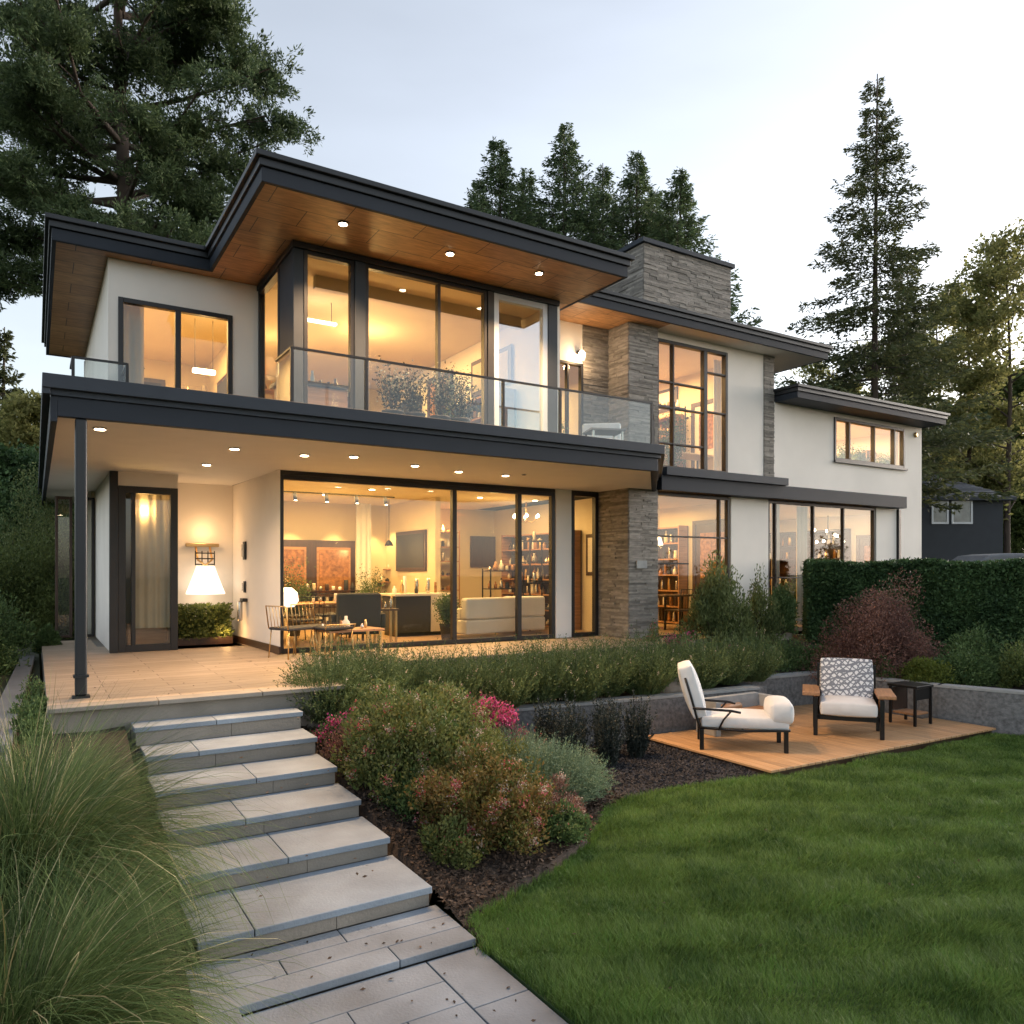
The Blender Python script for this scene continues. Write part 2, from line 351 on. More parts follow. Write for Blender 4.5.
# lawn
LAWN = [(2.53, -4)] + EDGE + [(7.66, 6.08), (10, 6.02), (12.50, 6.0), (12.95, 5.2), (15.8, 1), (16, -4)]
mb = MB(); mb.prism(LAWN, -1.32, -1.2); struct(mb.build('lawn', 'turf'))
def inside(P, poly):
    x, y = P[:, 0], P[:, 1]; c = np.zeros(len(P), bool); n = len(poly)
    for i in range(n):
        x0, y0 = poly[i]; x1, y1 = poly[(i + 1) % n]
        if y0 == y1: continue
        k = ((y0 > y) != (y1 > y)) & (x < (x1 - x0) * (y - y0) / (y1 - y0) + x0); c ^= k
    return c
rng = np.random.default_rng(5)
N0 = 1500000
P = np.stack([rng.uniform(1.9, 13.3, N0), rng.uniform(.3, 6.5, N0)], 1)
dep = P[:, 0] * CD[0] + P[:, 1] * CD[1]; lat = (P[:, 0] * CR[0] + P[:, 1] * CR[1]) / np.maximum(dep, .1)
keep = (dep > 3.9) & (lat < .76) & (rng.uniform(0, 1, N0) < np.clip((5.0 / dep) ** 1.5, .2, 1)) & inside(P, LAWN)
P = P[keep]; dep = dep[keep]; k = len(P)
nse = np.sin(P[:, 0] * 1.9 + 1.3 * np.sin(P[:, 1] * 1.1)) * np.sin(P[:, 1] * 2.3 + P[:, 0]) + .6 * np.sin(P[:, 0] * 5.1 + P[:, 1] * 3.7) + .3 * np.sin(P[:, 0] * 11.3 - P[:, 1] * 9.1 + 2 * np.sin(P[:, 1] * 3))
H = (.050 + .017 * nse) * rng.uniform(.5, 1.45, k); az = rng.uniform(0, 2 * np.pi, k); tl = rng.uniform(.1, .75, k)
mow = np.sin((P[:, 0] * .42 + P[:, 1] * .91 + .10 * np.sin(P[:, 0] * 1.7)) * 2 * np.pi / .62); mow = np.clip(mow * 1.6, -1, 1)
d = np.stack([np.cos(az) * tl * .8 + .42 * .42 * mow, np.sin(az) * tl * .8 + .42 * .91 * mow, np.ones(k)], 1); base = np.concatenate([P, np.full((k, 1), -1.2)], 1)
sd = unit(np.stack([-np.sin(az), np.cos(az), np.zeros(k)], 1)) * (np.clip(.0016 * dep / 5, .0014, .004))[:, None]
P3 = np.stack([base, base + d * H[:, None] * .55, base + d * H[:, None] * .95 + np.stack([np.cos(az), np.sin(az), 0 * az], 1) * H[:, None] * .25], 1)
W3 = np.stack([sd, sd * .85, sd * .1], 1)
tag(npstrips('lawn_grass', P3, W3, 'lawnblade'), 'short mown green lawn grass', 'grass', kind='stuff')

n = 9000; ed = np.array(EDGE); q = rng.uniform(0, len(ed) - 1.001, n); i0 = q.astype(int); P = ed[i0] + (ed[i0 + 1] - ed[i0]) * (q - i0)[:, None] + rng.normal(size=(n, 2)) * .025
az = rng.uniform(0, 6.28, n); d = np.stack([np.cos(az) * .5, np.sin(az) * .5, np.ones(n)], 1); b = np.column_stack([P, np.full(n, -1.2)]); H = rng.uniform(.03, .085, n)[:, None]; sd = unit(np.stack([-np.sin(az), np.cos(az), 0 * az], 1)) * .0022
tag(npstrips('lawn_edge_grass', np.stack([b, b + d * H * .6, b + d * H], 1), np.stack([sd, sd * .8, sd * .1], 1), 'lawnblade'), 'longer untrimmed grass along the curved lawn edge', 'grass', kind='stuff')
# chips on beds
def chips(name, label, poly, zf, n, size, mat, seed):
    r = np.random.default_rng(seed); a = np.array(poly); P = np.stack([r.uniform(a[:, 0].min(), a[:, 0].max(), n), r.uniform(a[:, 1].min(), a[:, 1].max(), n)], 1)
    P = P[inside(P, poly)]; z = np.array([zf(x, y) for x, y in P]); B = np.column_stack([P, z + .012])
    ax = r.normal(size=(len(B), 3)); ax[:, 2] *= .35
    tag(npmesh(name, leaves(r, B, ax, r.uniform(.5, 1.3, len(B)) * size, r.uniform(.5, 1.2, len(B)) * size * .5), 4, mat), label, 'mulch', kind='stuff')
chips('bark_mulch', 'brown bark mulch under the shrubs beside the steps', [(2.5, 4.4)] + [(x, y + .02) for x, y in EDGE[:8]] + [(5.4, 8.6), (2.5, 8.6)], bed_z, 30000, .05, 'chip', 3)
chips('dark_mulch', 'black mulch beside the wooden patio', [(5.35, 6.4), (6.2, 6.42), (7.0, 6.32), (7.6, 6.2), (7.6, 8.4), (5.35, 8.4)], lambda x, y: -1.172 if y > edge_y(x) + .3 else -1.185, 26000, .04, 'mulchchip', 4)

# path
mb = MB(); mb.box(.72, 2.5, 1.0, 4.6, -1.34, -1.215); struct(mb.build('path_bed', 'joint'))
mb = MB(); g = .004
def slabrow(mb, x0, x1, y0, y1, cuts, z1, th=.05, gg=.0028):
    c = [x0] + cuts + [x1]
    for a, b in zip(c, c[1:]): mb.box(a + gg, b - gg, y0 + gg, y1 - gg, z1 - th, z1)
ysl = [4.44, 4.17, 3.9, 3.35, 2.8, 2.25, 1.7, 1.15]
cutl = [[], [1.5], [1.75], [1.4], [1.7], [1.5], [1.45]]
for i in range(7): slabrow(mb, .98, 2.12, ysl[i + 1], ysl[i], [c for c in cutl[i] if c < 2.05], -1.2)
y = 4.44
for l in (.62, .8, .75, .8, .7): mb.box(2.128, 2.5, y - l + g, y - g, -1.25, -1.2); y -= l
struct(mb.build('path', 'path', bevel=.004))

# terrace
TER = [(.1, 8.44), (3.0, 8.44), (3.0, 10.2), (10.4, 10.2), (10.4, 12.0), (3.2, 12.0), (3.2, 14.9), (.9, 14.9), (.9, 16.5), (.1, 16.5)]
mb = MB(); mb.prism([(x, y) for x, y in TER], -.9, -.045); struct(mb.build('terrace_base', 'riser'))
mb = MB(); mb.prism(TER, -.044, 0); struct(mb.build('terrace', 'terrace', bevel=.004))
mb = MB(); xx = .1
for l in (.95, 1.02, .93): mb.box(xx + .003, xx + l - .003, 8.36, 8.60, -.04, .006); xx += l
struct(mb.build('terrace_coping', 'riser', bevel=.006))

# steps
st = thing('stone_steps', 'grey bluestone garden steps rising from the path to the terrace', 'steps', (1.65, 6.3, -1.2))
SZ = [-.2, -.38, -.55, -.71, -.86, -1.01, -1.15]; SY = [8.1, 7.6, 7.0, 6.4, 5.78, 5.05, 4.45]; SX = [(.8, 2.43), (.85, 2.43), (.85, 2.43), (.85, 2.44), (.85, 2.45), (.85, 2.47), (.72, 2.5)]
CU = [[1.55], [1.3], [1.68], [1.45], [1.62], [1.2], []]
prevy = 8.44
for i in range(6):
    x0, x1 = SX[i]; z = SZ[i]; y0 = SY[i]
    mb = MB(); slabrow(mb, x0, x1, y0, prevy - .002, CU[i], z, .05)
    s_ = mb.build('step', 'tread', st, bevel=.006)
    zb = SZ[i + 1] if i < 5 else -1.15
    mb = MB(); slabrow(mb, x0 + .02, x1 - .02, y0 + .018, y0 + .10, [CU[i][0] + .15 if i != 5 else 1.75], z - .052, z - .052 - zb - .001, .002); 
    mb.box(x0 + .03, x1 - .015, y0 + .10, prevy - .01, zb - .25, z - .054)
    mb.build('riser', 'riser', s_); prevy = y0 + .018
mb = MB(); mb.box(.80, 2.41, 8.3, 8.43, -.95, -.205); mb.build('foundation', 'riser', st)
mb = MB()
slabrow(mb, .72, 2.5, 4.86, 5.06, [1.75], -1.15); slabrow(mb, .72, 2.5, 4.66, 4.86, [1.3], -1.15); slabrow(mb, .72, 2.5, 4.45, 4.66, [1.95], -1.15)
slabrow(mb, .72, .97, 3.7, 4.45, [], -1.15); slabrow(mb, .72, .97, 2.6, 3.7, [], -1.15)
s_ = mb.build('step', 'path', st, bevel=.005)
mb = MB(); mb.box(.735, 2.48, 4.47, 5.0, -1.3, -1.203); mb.box(.74, .955, 2.6, 4.47, -1.3, -1.203); mb.build('riser', 'joint', s_)

# left garden walls
t = thing('garden_wall', 'low wall with smooth dark grey coping running beside the terrace', 'garden wall', (-.5, 9, -1.2), kind='thing')
mb = MB(); mb.prism([(-.40, 7.4), (-.17, 7.4), (.0, 15.0), (-.20, 15.0)], -.17, -.10); mb.build('coping', 'coping', t, bevel=.008)
mb = MB(); mb.prism([(-.38, 7.42), (-.20, 7.42), (-.03, 14.95), (-.17, 14.95)], -1.3, -.172); mb.build('wall', 'concrete', t)
t = thing('garden_wall', 'pale stone wall end sloping down at the grasses by the left edge', 'garden wall', (-.9, 4.6, -1.2), kind='thing')
mb = MB(); a = gz(9, 800, -.4); b = gz(-30, 1000, -.9)
mb.prism([(-.98, 5.6), (-.82, 5.6), (-.98, 3.2), (-1.14, 3.2)], -1.3, [-.32, -.32, -.75, -.75]); mb.build('wall', 'concrete', t)
mb = MB(); mb.prism([(-1.0, 5.62), (-.80, 5.62), (-.96, 3.18), (-1.16, 3.18)], [-.318, -.318, -.748, -.748], [-.28, -.28, -.71, -.71]); mb.build('coping', 'concap', t)

# retaining walls round the patio
def rwall(label, pts, ztop, zb=-1.3, th=.22):
    t = thing('retaining_wall', label, 'retaining wall', (pts[0][0], pts[0][1], -1.2), kind='thing'); A = MB(); B = MB()
    for (x0, y0), (x1, y1) in zip(pts, pts[1:]):
        dx, dy = x1 - x0, y1 - y0; l = math.hypot(dx, dy); nx, ny = -dy / l * th, dx / l * th
        A.prism([(x0, y0), (x1, y1), (x1 + nx, y1 + ny), (x0 + nx, y0 + ny)], zb, ztop - .04)
        ex, ey = dx / l * .01, dy / l * .01; ox, oy = nx / th * .015, ny / th * .015
        B.prism([(x0 - ex - ox, y0 - ey - oy), (x1 + ex - ox, y1 + ey - oy), (x1 + ex + nx + ox, y1 + ey + ny + oy), (x0 - ex + nx + ox, y0 - ey + ny + oy)], ztop - .038, ztop)
    A.build('wall', 'concrete', t); B.build('coping', 'concap', t)
rwall('speckled grey retaining wall behind the lounge chair and mulch', [(5.35, 8.75), (7.5, 8.50), (9.85, 8.30)], -.56)
rwall('short grey retaining wall set back behind the patterned armchair', [(9.88, 9.0), (12.25, 8.80)], -.54)
rwall('long grey retaining wall along the right edge of the lawn', [(12.28, 8.78), (12.52, 6.9), (13.15, 5.0), (16, .9)], -.56)
mb = MB(); mb.box(9.86, 10.06, 8.32, 8.98, -1.3, -.57); tag(mb.build('retaining_wall', 'concrete'), 'stub of grey wall joining the two back retaining walls', 'retaining wall', kind='thing')

# wooden patio
t = thing('wooden_patio', 'low warm brown boarded wooden patio under the garden chairs', 'patio', (10, 7.3, -1.2))
mb = MB(); x = 7.50; rr = random.Random(3)
def pf(x): return 6.13 - .03 * (x - 7.64)
def pb(x): return 8.43 - .085 * (x - 7.64) if x < 9.84 else (8.93 if x < 12.2 else 8.6)
while x < 12.45:
    x2 = min(x + .135, 12.47); yb = min(pb(x), pb(x2)) if x2 < 12.3 else 7.0
    if x > 9.8 and x < 10.08: yb = 8.25
    cuts = [pf(x), yb]; c = pf(x) + rr.uniform(.6, 2.0)
    if c < yb - .4: cuts = [pf(x), c, yb]
    for a, b in zip(cuts, cuts[1:]): mb.box(x + .003, x2 - .003, a + .002, b - .002, -1.13, -1.10)
    x = x2
mb.build('boards', 'deck', t, bevel=.003, seg=1)
mb = MB(); mb.prism([(7.52, 6.15), (12.4, 6.02), (12.4, 7.0), (12.2, 8.7), (9.86, 8.2), (7.52, 8.35)], -1.3, -1.134); mb.build('base', 'darkwood', t)

# ------------------------------------------------------------------ house
house = thing('modern_house', 'large two storey cream and stone house with flat dark roofs and lit windows', 'house', (0.9, 12, 0))
def part(name, mat, mb, parent=None, **k): return mb.build(name, mat, parent or house, **k)
YF, YR = 12.1, 11.35
def window(x0, x1, y, z0, z1, mx=(), mz=(), t=.06, d=.09, axis='x', mat='frame', glass='glass', mt=None, name='window', zsplit=None):
    """frame with mullions (mx at positions, mz at heights or (h, a, b) spans) and a glass pane as its child"""
    f = MB(); mt = mt or t * .8
    def bx(a0, a1, b0, b1, e=0):
        if axis == 'x': f.box(a0, a1, y + e, y + d - e, b0, b1)
        else: f.box(y + e, y + d - e, a0, a1, b0, b1)
    bx(x0, x0 + t, z0, z1); bx(x1 - t, x1, z0, z1); bx(x0 + t, x1 - t, z0, z0 + t, .002); bx(x0 + t, x1 - t, z1 - t, z1, .002)
    for m in mx:
        c, wd = m if isinstance(m, tuple) else (m, mt)
        bx(c - wd / 2, c + wd / 2, z0 + t, z1 - t, .004)
    for m in mz:
        h, a, b = m if isinstance(m, tuple) else (m, x0 + t, x1 - t)
        bx(a, b, h - .016, h + .016, .012)
    o = part(name, mat, f, bevel=.004, seg=1); p = MB()
    c = y + d / 2
    if axis == 'x': p.box(x0 + t * .6, x1 - t * .6, c - .005, c + .005, z0 + t * .6, z1 - t * .6)
    else: p.box(c - .005, c + .005, x0 + t * .6, x1 - t * .6, z0 + t * .6, z1 - t * .6)
    p.build('pane', glass, o); return o

# --- slabs and the lower canopy
CAN = [(.13, 8.9), (8.3, 8.9), (10.32, 11.14), (10.32, 17.6), (.83, 17.6), (.83, 21), (.13, 21)]
part('canopy', 'fascia', MB().prism([(.19, 8.96), (8.27, 8.96), (10.28, 11.19), (10.28, 17.5), (.83, 17.5), (.83, 20.9), (.19, 20.9)], 2.905, 3.1))
fl = MB()
fl.box(.13, 8.3, 8.9, 8.958, 3.06, 3.25); fl.box(.06, .13, 8.86, 21, 3.06, 3.26); fl.box(.06, 8.33, 8.84, 8.9, 3.12, 3.262)
fl.prism([(8.3, 8.9), (10.32, 11.14), (10.27, 11.19), (8.25, 8.958)], 3.06, 3.25)
fl.prism([(8.33, 8.84), (10.38, 11.11), (10.32, 11.14), (8.3, 8.9)], 3.12, 3.262)
part('fascia', 'greyframe', fl, bevel=.006)
fl = MB(); fl.box(.19, 8.27, 8.93, 9.02, 2.86, 3.058); fl.box(.13, .19, 8.93, 20.9, 2.80, 3.058); fl.prism([(8.27, 8.93), (10.3, 11.17), (10.22, 11.2), (8.2, 9.0)], 2.86, 3.056)
part('fascia', 'fascia', fl, bevel=.005)
part('balcony_floor', 'roof', MB().prism([(.14, 8.96), (8.27, 8.96), (10.28, 11.2), (9.6, 11.8), (6.9, 11.8), (6.9, 9.8), (2.85, 9.8), (2.85, 11.6), (.9, 11.6), (.9, 17.4), (.14, 17.4)], 3.101, 3.19))
part('soffit', 'soffit', MB().prism([(.2, 9.03), (8.2, 9.03), (10.2, 11.2), (9.6, 12.1), (3.25, 12.1), (3.1, 14.8), (2.0, 14.8), (1.05, 13.6), (1.05, 20.8), (.2, 20.8)], 2.885, 2.904))
# recessed strip shadow line where the side soffit steps
# --- band over the right ground floor
part('fascia', 'fascia', MB().box(10.34, at(907, 11.06), 11.06, 11.34, 2.88, 3.17), bevel=.006)
part('fascia', 'greyframe', MB().box(10.4, 14.0, 10.98, 11.33, 3.172, 3.33), bevel=.006)
part('floor_slab', 'roof', MB().box(10.3, 19.7, 11.47, 17.4, 2.9, 3.2))
# --- roofs
def flatroof(poly, z0, z1, off=.05):
    part('roof', 'roof', MB().prism(poly, z1 - .05, z1 + .02))
    n = len(poly); mbs = MB(); gut = MB()
    cx = sum(p[0] for p in poly) / n; cy = sum(p[1] for p in poly) / n
    area = sum(poly[i][0] * poly[(i + 1) % n][1] - poly[(i + 1) % n][0] * poly[i][1] for i in range(n)); s = 1 if area > 0 else -1
    def offp(o):
        out = []
        for i in range(n):
            p0, p1, p2 = Vector(poly[i - 1]), Vector(poly[i]), Vector(poly[(i + 1) % n])
            a = (p1 - p0).normalized(); b = (p2 - p1).normalized(); na = Vector((a.y, -a.x)) * s; nb = Vector((b.y, -b.x)) * s
            m = (na + nb).normalized(); out.append(tuple(p1 + m * (o / max(.3, m.dot(na)))))
        return out
    def ring(mb, o0, o1, a, b):
        A, B = offp(o0), offp(o1)
        for i in range(n):
            j = (i + 1) % n; mb.prism([A[i], A[j], B[j], B[i]] if s > 0 else [B[i], B[j], A[j], A[i]], a, b)
    ring(mbs, 0, -.05, z0, z1 - .055); ring(gut, .03, -.04, z1 - .05, z1 + .03); ring(gut, .075, -.02, z1 + .033, z1 + .095)
    part('fascia', 'fascia', mbs, bevel=.004, seg=1); part('gutter', 'metal', gut, bevel=.006)
R1 = [(2.07, 8.4), (7.2, 8.4), (7.2, 17.4), (.18, 17.4), (.18, 11.3), (2.07, 11.3)]
flatroof(R1, 5.5, 5.71)
part('wood_soffit', 'woodsoffit', MB().prism([(2.12, 8.45), (7.15, 8.45), (7.15, 17.3), (.23, 17.3), (.23, 11.35), (2.12, 11.35)], 5.505, 5.54))
R2 = [(6.95, 10.82), (15.3, 10.82), (15.1, 17.4), (7.26, 17.4), (7.26, 10.9)]
R2 = [(7.3, 10.82), (15.15, 10.82), (15.15, 17.4), (7.3, 17.4)]
flatroof(R2, 6.06, 6.26)
part('wood_soffit', 'woodsoffit', MB().box(7.35, 10.4, 10.87, 17.3, 6.065, 6.10))
part('soffit', 'soffit', MB().box(10.402, 15.1, 10.87, 17.3, 6.065, 6.10))
R3 = [(13.62, 10.75), (20.6, 10.75), (20.6, 17.4), (13.62, 17.4)]
xe = at(946, 10.75); R3b = [(14.0, 10.75), (xe, 10.75), (xe, 17.4), (14.0, 17.4)]
flatroof(R3b, 5.06, 5.25)
part('soffit', 'greyframe', MB().box(14.05, xe - .05, 10.8, 17.3, 5.065, 5.1))
# low parapet wall linking roofs
part('wall', 'stucco', MB().box(6.9, 7.02, 9.82, 17.3, 3.2, 5.5)); part('wall', 'stucco', MB().box(7.3, 7.42, 11.0, 17.3, 5.8, 6.062))
# --- upper left room
uw = MB(); zt = 5.503
uw.box(.83, .95, 11.55, 11.67, 3.19, zt); uw.box(2.43, 2.82, 11.55, 11.67, 3.19, zt); uw.box(.95, 2.43, 11.55, 11.67, 5.0, zt)
uw.box(.83, .94, 11.672, 17.2, 3.19, zt)
part('wall', 'stucco', uw)
window(.95, 2.43, 11.53, 3.2, 5.0, mx=[(1.70, .075)], t=.065, d=.1)
# --- glass box
gy, gx = 9.72, 2.79
part('corner_post', 'greyframe', MB().box(gx, gx + .13, gy + .002, gy + .14, 3.2, 5.42), bevel=.006)
window(gx + .135, 3.60, gy, 3.2, 5.42, t=.05, d=.1, name='window')
part('mullion', 'greyframe', MB().box(3.602, 3.75, gy - .02, gy + .12, 3.2, 5.42), bevel=.006)
window(3.752, 5.64, gy, 3.2, 5.42, mx=[(at(439.5, gy), .045)], t=.05, d=.1)
part('mullion', 'frame', MB().box(5.642, 5.75, gy - .02, gy + .12, 3.2, 5.42), bevel=.005)
window(5.752, 6.72, gy, 3.2, 5.42, t=.09, d=.1, mat='lightframe', glass='mirrorglass', name='balcony_door')
part('mullion', 'greyframe', MB().box(6.722, 6.90, gy - .01, gy + .098, 3.2, 5.42), bevel=.005)
hd = MB(); hd.box(gx - .02, 6.92, gy - .04, gy + .14, 5.422, 5.50); hd.box(gx - .02, gx + .14, gy + .142, 11.54, 5.422, 5.50); part('header', 'frame', hd, bevel=.005)
part('side_panel', 'greyframe', MB().box(gx + .01, gx + .10, gy + .15, 10.42, 3.2, 5.42), bevel=.004)
window(10.43, 11.54, gx, 3.2, 5.42, axis='y', t=.05, d=.09, mx=[])
# --- recess behind the balcony
part('wall', 'stucco', MB().box(7.03, 8.35, 11.8, 11.92, 3.19, 6.06))
window(8.352, 8.98, 11.78, 3.2, 5.3, mx=[(8.62, .04)], t=.05, d=.1, name='door')
part('wall', 'stucco', MB().box(8.352, 8.98, 11.81, 11.92, 5.302, 6.06))
rg = np.random.default_rng(2); s1 = MB(); stonework(s1, 8.985, 9.66, 11.8, 11.95, 3.19, 6.06, 'f', rg); part('stone_cladding', 'stone', s1)
# --- stone pillar
s1 = MB(); stonework(s1, 9.62, 10.36, 11.2, 12.15, -.15, 2.9, 'fl', rg); part('stone_pillar', 'stone', s1)
s1 = MB(); stonework(s1, 9.62, 10.36, 11.2, 12.0, 3.18, 6.06, 'fl', rg); part('stone_pillar', 'stone', s1)
part('name_plate', 'concap', MB().box(9.68 + .1, 9.68 + .36, 11.145, 11.17, 1.35, 1.50), bevel=.004)
# --- chimney
s1 = MB(); stonework(s1, 11.2, 13.9, 12.55, 14.6, 6.1, 8.42, 'flr', rg, h=(.035, .065)); ch = part('chimney', 'stone', s1)
MB().box(11.12, 13.98, 12.47, 14.68, 8.422, 8.52).build('cap', 'greyframe', ch, bevel=.006)
# --- right-hand walls
part('wall', 'stucco', MB().box(10.37, 10.44, YR + .02, YR + .16, 3.34, 6.06)); rw = MB(); rw.box(12.47, 13.62, YR, YR + .16, 3.19, 6.06); rw.box(10.44, 12.47, YR, YR + .16, 5.93, 6.06)
part('wall', 'stucco', MB().box(12.6, 13.78, YR, YR + .16, -.2, 2.88)); part('wall', 'stucco', MB().box(17.8, 18.66, YR, YR + .16, -.2, 2.88))
part('wall', 'stucco', rw)
s1 = MB(); stonework(s1, 13.625, 13.95, YR - .01, YR + .2, 3.34, 6.06, 'f', rg); part('stone_strip', 'stone', s1)
rw = MB(); X0, X1, Z0, Z1 = 16.1, 19.0, 3.93, 4.96
rw.box(13.96, X0, YR, YR + .16, 3.19, 5.07); rw.box(X1, 19.8, YR, YR + .16, 3.19, 5.07); rw.box(X0, X1, YR, YR + .16, 3.19, Z0); rw.box(X0, X1, YR, YR + .16, Z1, 5.07)
rw.box(18.78, 19.8, YR + .002, YR + .16, -.2, 2.9); rw.box(19.66, 19.8, YR + .162, 17.4, -.2, 5.06); rw.box(18.9, 19.8, YR + .001, YR + .16, 2.901, 3.189)
part('wall', 'stucco', rw)
part('downpipe', 'frame', MB().box(18.67, 18.77, YR - .06, YR + .1, -.1, 2.87), bevel=.01)
zs = lambda px, py: EYE + (HOR - py) / F * (YR / ray(px)[1])
window(10.44, 12.47, YR - .03, 3.34, 5.93, mx=[(at(705, YR), .10), (at(673, YR), .035)], mz=[(zs(690, 386), 10.5, at(703, YR)), (zs(690, 411), 10.5, at(703, YR)), (zs(690, 446), 10.5, at(703, YR)), (zs(716, 374), at(707, YR), 12.4), (zs(716, 413), at(707, YR), 12.4)], t=.07, d=.12)
window(10.40, 12.58, YR + .02, -.05, 2.87, mx=[(at(721, YR), .045)], mz=[2.0, (1.45, 10.45, at(690, YR))], t=.06, d=.1)
window(13.80, 17.79, YR + .02, .15, 2.87, mx=[(at(777, YR), .04), (at(815, YR), .045), (at(845, YR), .045)], mz=[(1.15, 13.85, 15.3)], t=.06, d=.1)
window(X0, X1, YR - .03, Z0, Z1, mx=[at(849, YR), (at(874, YR), .04), at(894, YR)], t=.07, d=.12)
part('window_sill', 'frame', MB().box(X0 - .05, X1 + .05, YR - .08, YR - .032, Z0 - .05, Z0 + .002), bevel=.004)
v = part('wall_vent', 'brass', MB().lathe([(.07, 0), (.07, .03), (.04, .05)], (0, 0, 0), 12)); v.rotation_euler = (R(90), 0, 0); v.location = Vector((at(915, YR), YR - .002, 4.85)) - Vector((.9, 12, 0)); 
for q in v.data.vertices: q.co += Vector((.9, 12, 0))
# --- great room front
xs_ = [at(p, YF) for p in (279, 455, 520, 553)]
window(xs_[0], xs_[3] + .05, YF, 0.001, 2.82, mx=[(xs_[1], .085), (xs_[2], .085)], t=.075, d=.11, name='sliding_glass_wall')
rw = MB(); rw.box(xs_[3] + .06, at(571, YF), YF - .02, YF + .14, 0, 2.885); part('wall', 'white', rw, bevel=.006)
window(at(571, YF) + .01, 9.6, YF - .005, 0.001, 2.86, t=.08, d=.11)
rw = MB(); rw.box(xs_[0], 9.6, YF + .012, YF + .12, 2.822, 2.9)
part('header', 'frame', rw)
# wall beside the lamp recess
part('wall', 'stucco', MB().prism([(3.12, 14.78), (3.24, 12.1), (3.24, 12.02), (xs_[0] - .003, 12.02), (xs_[0] - .003, 14.9), (3.12, 14.9)], 0, 2.886))
part('wall', 'stucco', MB().box(2.02, 3.118, 14.8, 14.92, 0, 2.886)); part('wall', 'stucco', MB().box(1.06, 2.0, 13.62, 13.72, 2.66, 2.886)); part('wall', 'stucco', MB().box(1.02, 1.12, 13.725, 19, 0, 2.886))
part('skirting', 'darkwood', MB().prism([(3.1, 14.78), (3.22, 12.0), (xs_[0] - .003, 12.0), (xs_[0] - .003, 12.018), (3.238, 12.018), (3.12, 14.78)], .001, .12))
part('skirting', 'darkwood', MB().box(2.02, 3.10, 14.775, 14.798, .001, .12))
window(1.12, 2.0, 13.6, .001, 2.66, mx=[(1.34, .06)], t=.11, d=.12, mat='frame', name='glass_door')
part('side_panel', 'frame', MB().box(1.0, 1.118, 13.58, 13.722, .001, 2.884), bevel=.004); part('side_wall', 'stucco', MB().box(1.94, 2.0, 13.73, 14.9, 0, 2.886))
# doors at the far left side
window(.33, .62, 17.2, .001, 2.75, t=.05, d=.12, mat='darkwood', name='side_door'); window(.70, 1.0, 17.2, .001, 2.75, t=.05, d=.12, name='side_door')
# post
po = part('post', 'metal', MB().box(.345, .455, 8.95, 9.06, .02, 2.86), bevel=.022, seg=3); MB().box(.33, .47, 8.935, 9.075, .21, .235).build('collar', 'metal', po); MB().box(.32, .48, 8.925, 9.085, 0.001, .02).build('base_plate', 'metal', po)
# --- shell: interior floors, walls, ceilings
it = MB(); it.box(3.3, 9.6, 12.22, 17.4, -.1, .0); it.box(9.6, 19.65, 11.52, 17.4, -.1, .0); it.box(1.13, 3.1, 13.73, 17.4, -.1, 0)
part('interior_floor', 'floorwood', it)
it = MB(); it.box(.95, 19.65, 17.3, 17.4, 0, 2.88); it.box(10.25, 10.37, 12.16, 17.3, 0, 2.88); it.box(13.5, 13.62, 11.52, 17.3, 0, 2.88); it.box(3.24, 3.3, 14.9, 17.3, 0, 2.88); it.box(7.2, 7.32, 14.6, 17.3, 0, 2.88)
it.box(.95, 19.65, 16.6, 16.7, 3.2, 5.06); it.box(.95, 13.6, 16.6, 16.7, 5.062, 5.5); it.box(7.5, 13.6, 16.6, 16.7, 5.502, 6.06)
it.box(9.5, 9.62, 12.0, 16.6, 3.2, 6.06); it.box(13.45, 13.57, 11.52, 16.6, 3.2, 6.06); it.box(3.0, 3.08, 13.6, 16.6, 3.2, 5.5)
part('interior_wall', 'plaster', it)
for a_, b_, z_ in ((10.45, 13.4, 2.15), (13.7, 19.6, 2.2)): part('wood_panelling', 'wood', MB().box(a_, b_, 17.24, 17.29, .01, z_))
it = MB(); it.box(3.3, 9.6, 12.22, 17.3, 2.872, 2.89); it.box(10.4, 19.6, 11.53, 17.3, 2.872, 2.89); it.box(.96, 6.88, 11.68, 16.6, 5.48, 5.503); it.box(2.9, 6.88, 9.87, 11.678, 5.48, 5.503)
it.box(9.65, 13.44, 11.53, 16.6, 6.04, 6.062); it.box(13.6, 19.64, 11.53, 16.6, 5.04, 5.063)
part('interior_ceiling', 'plaster', it)
it = MB(); it.box(.96, 6.88, 11.68, 16.6, 3.18, 3.21); it.box(2.92, 6.88, 9.84, 11.678, 3.191, 3.21); it.box(7.03, 9.5, 11.93, 16.6, 3.18, 3.21); it.box(9.62, 19.6, 11.53, 16.6, 3.201, 3.215)
part('interior_floor', 'floorwood', it)
part('rear_wall', 'stucco', MB().box(.83, 19.8, 17.402, 17.5, -.3, 5.48))
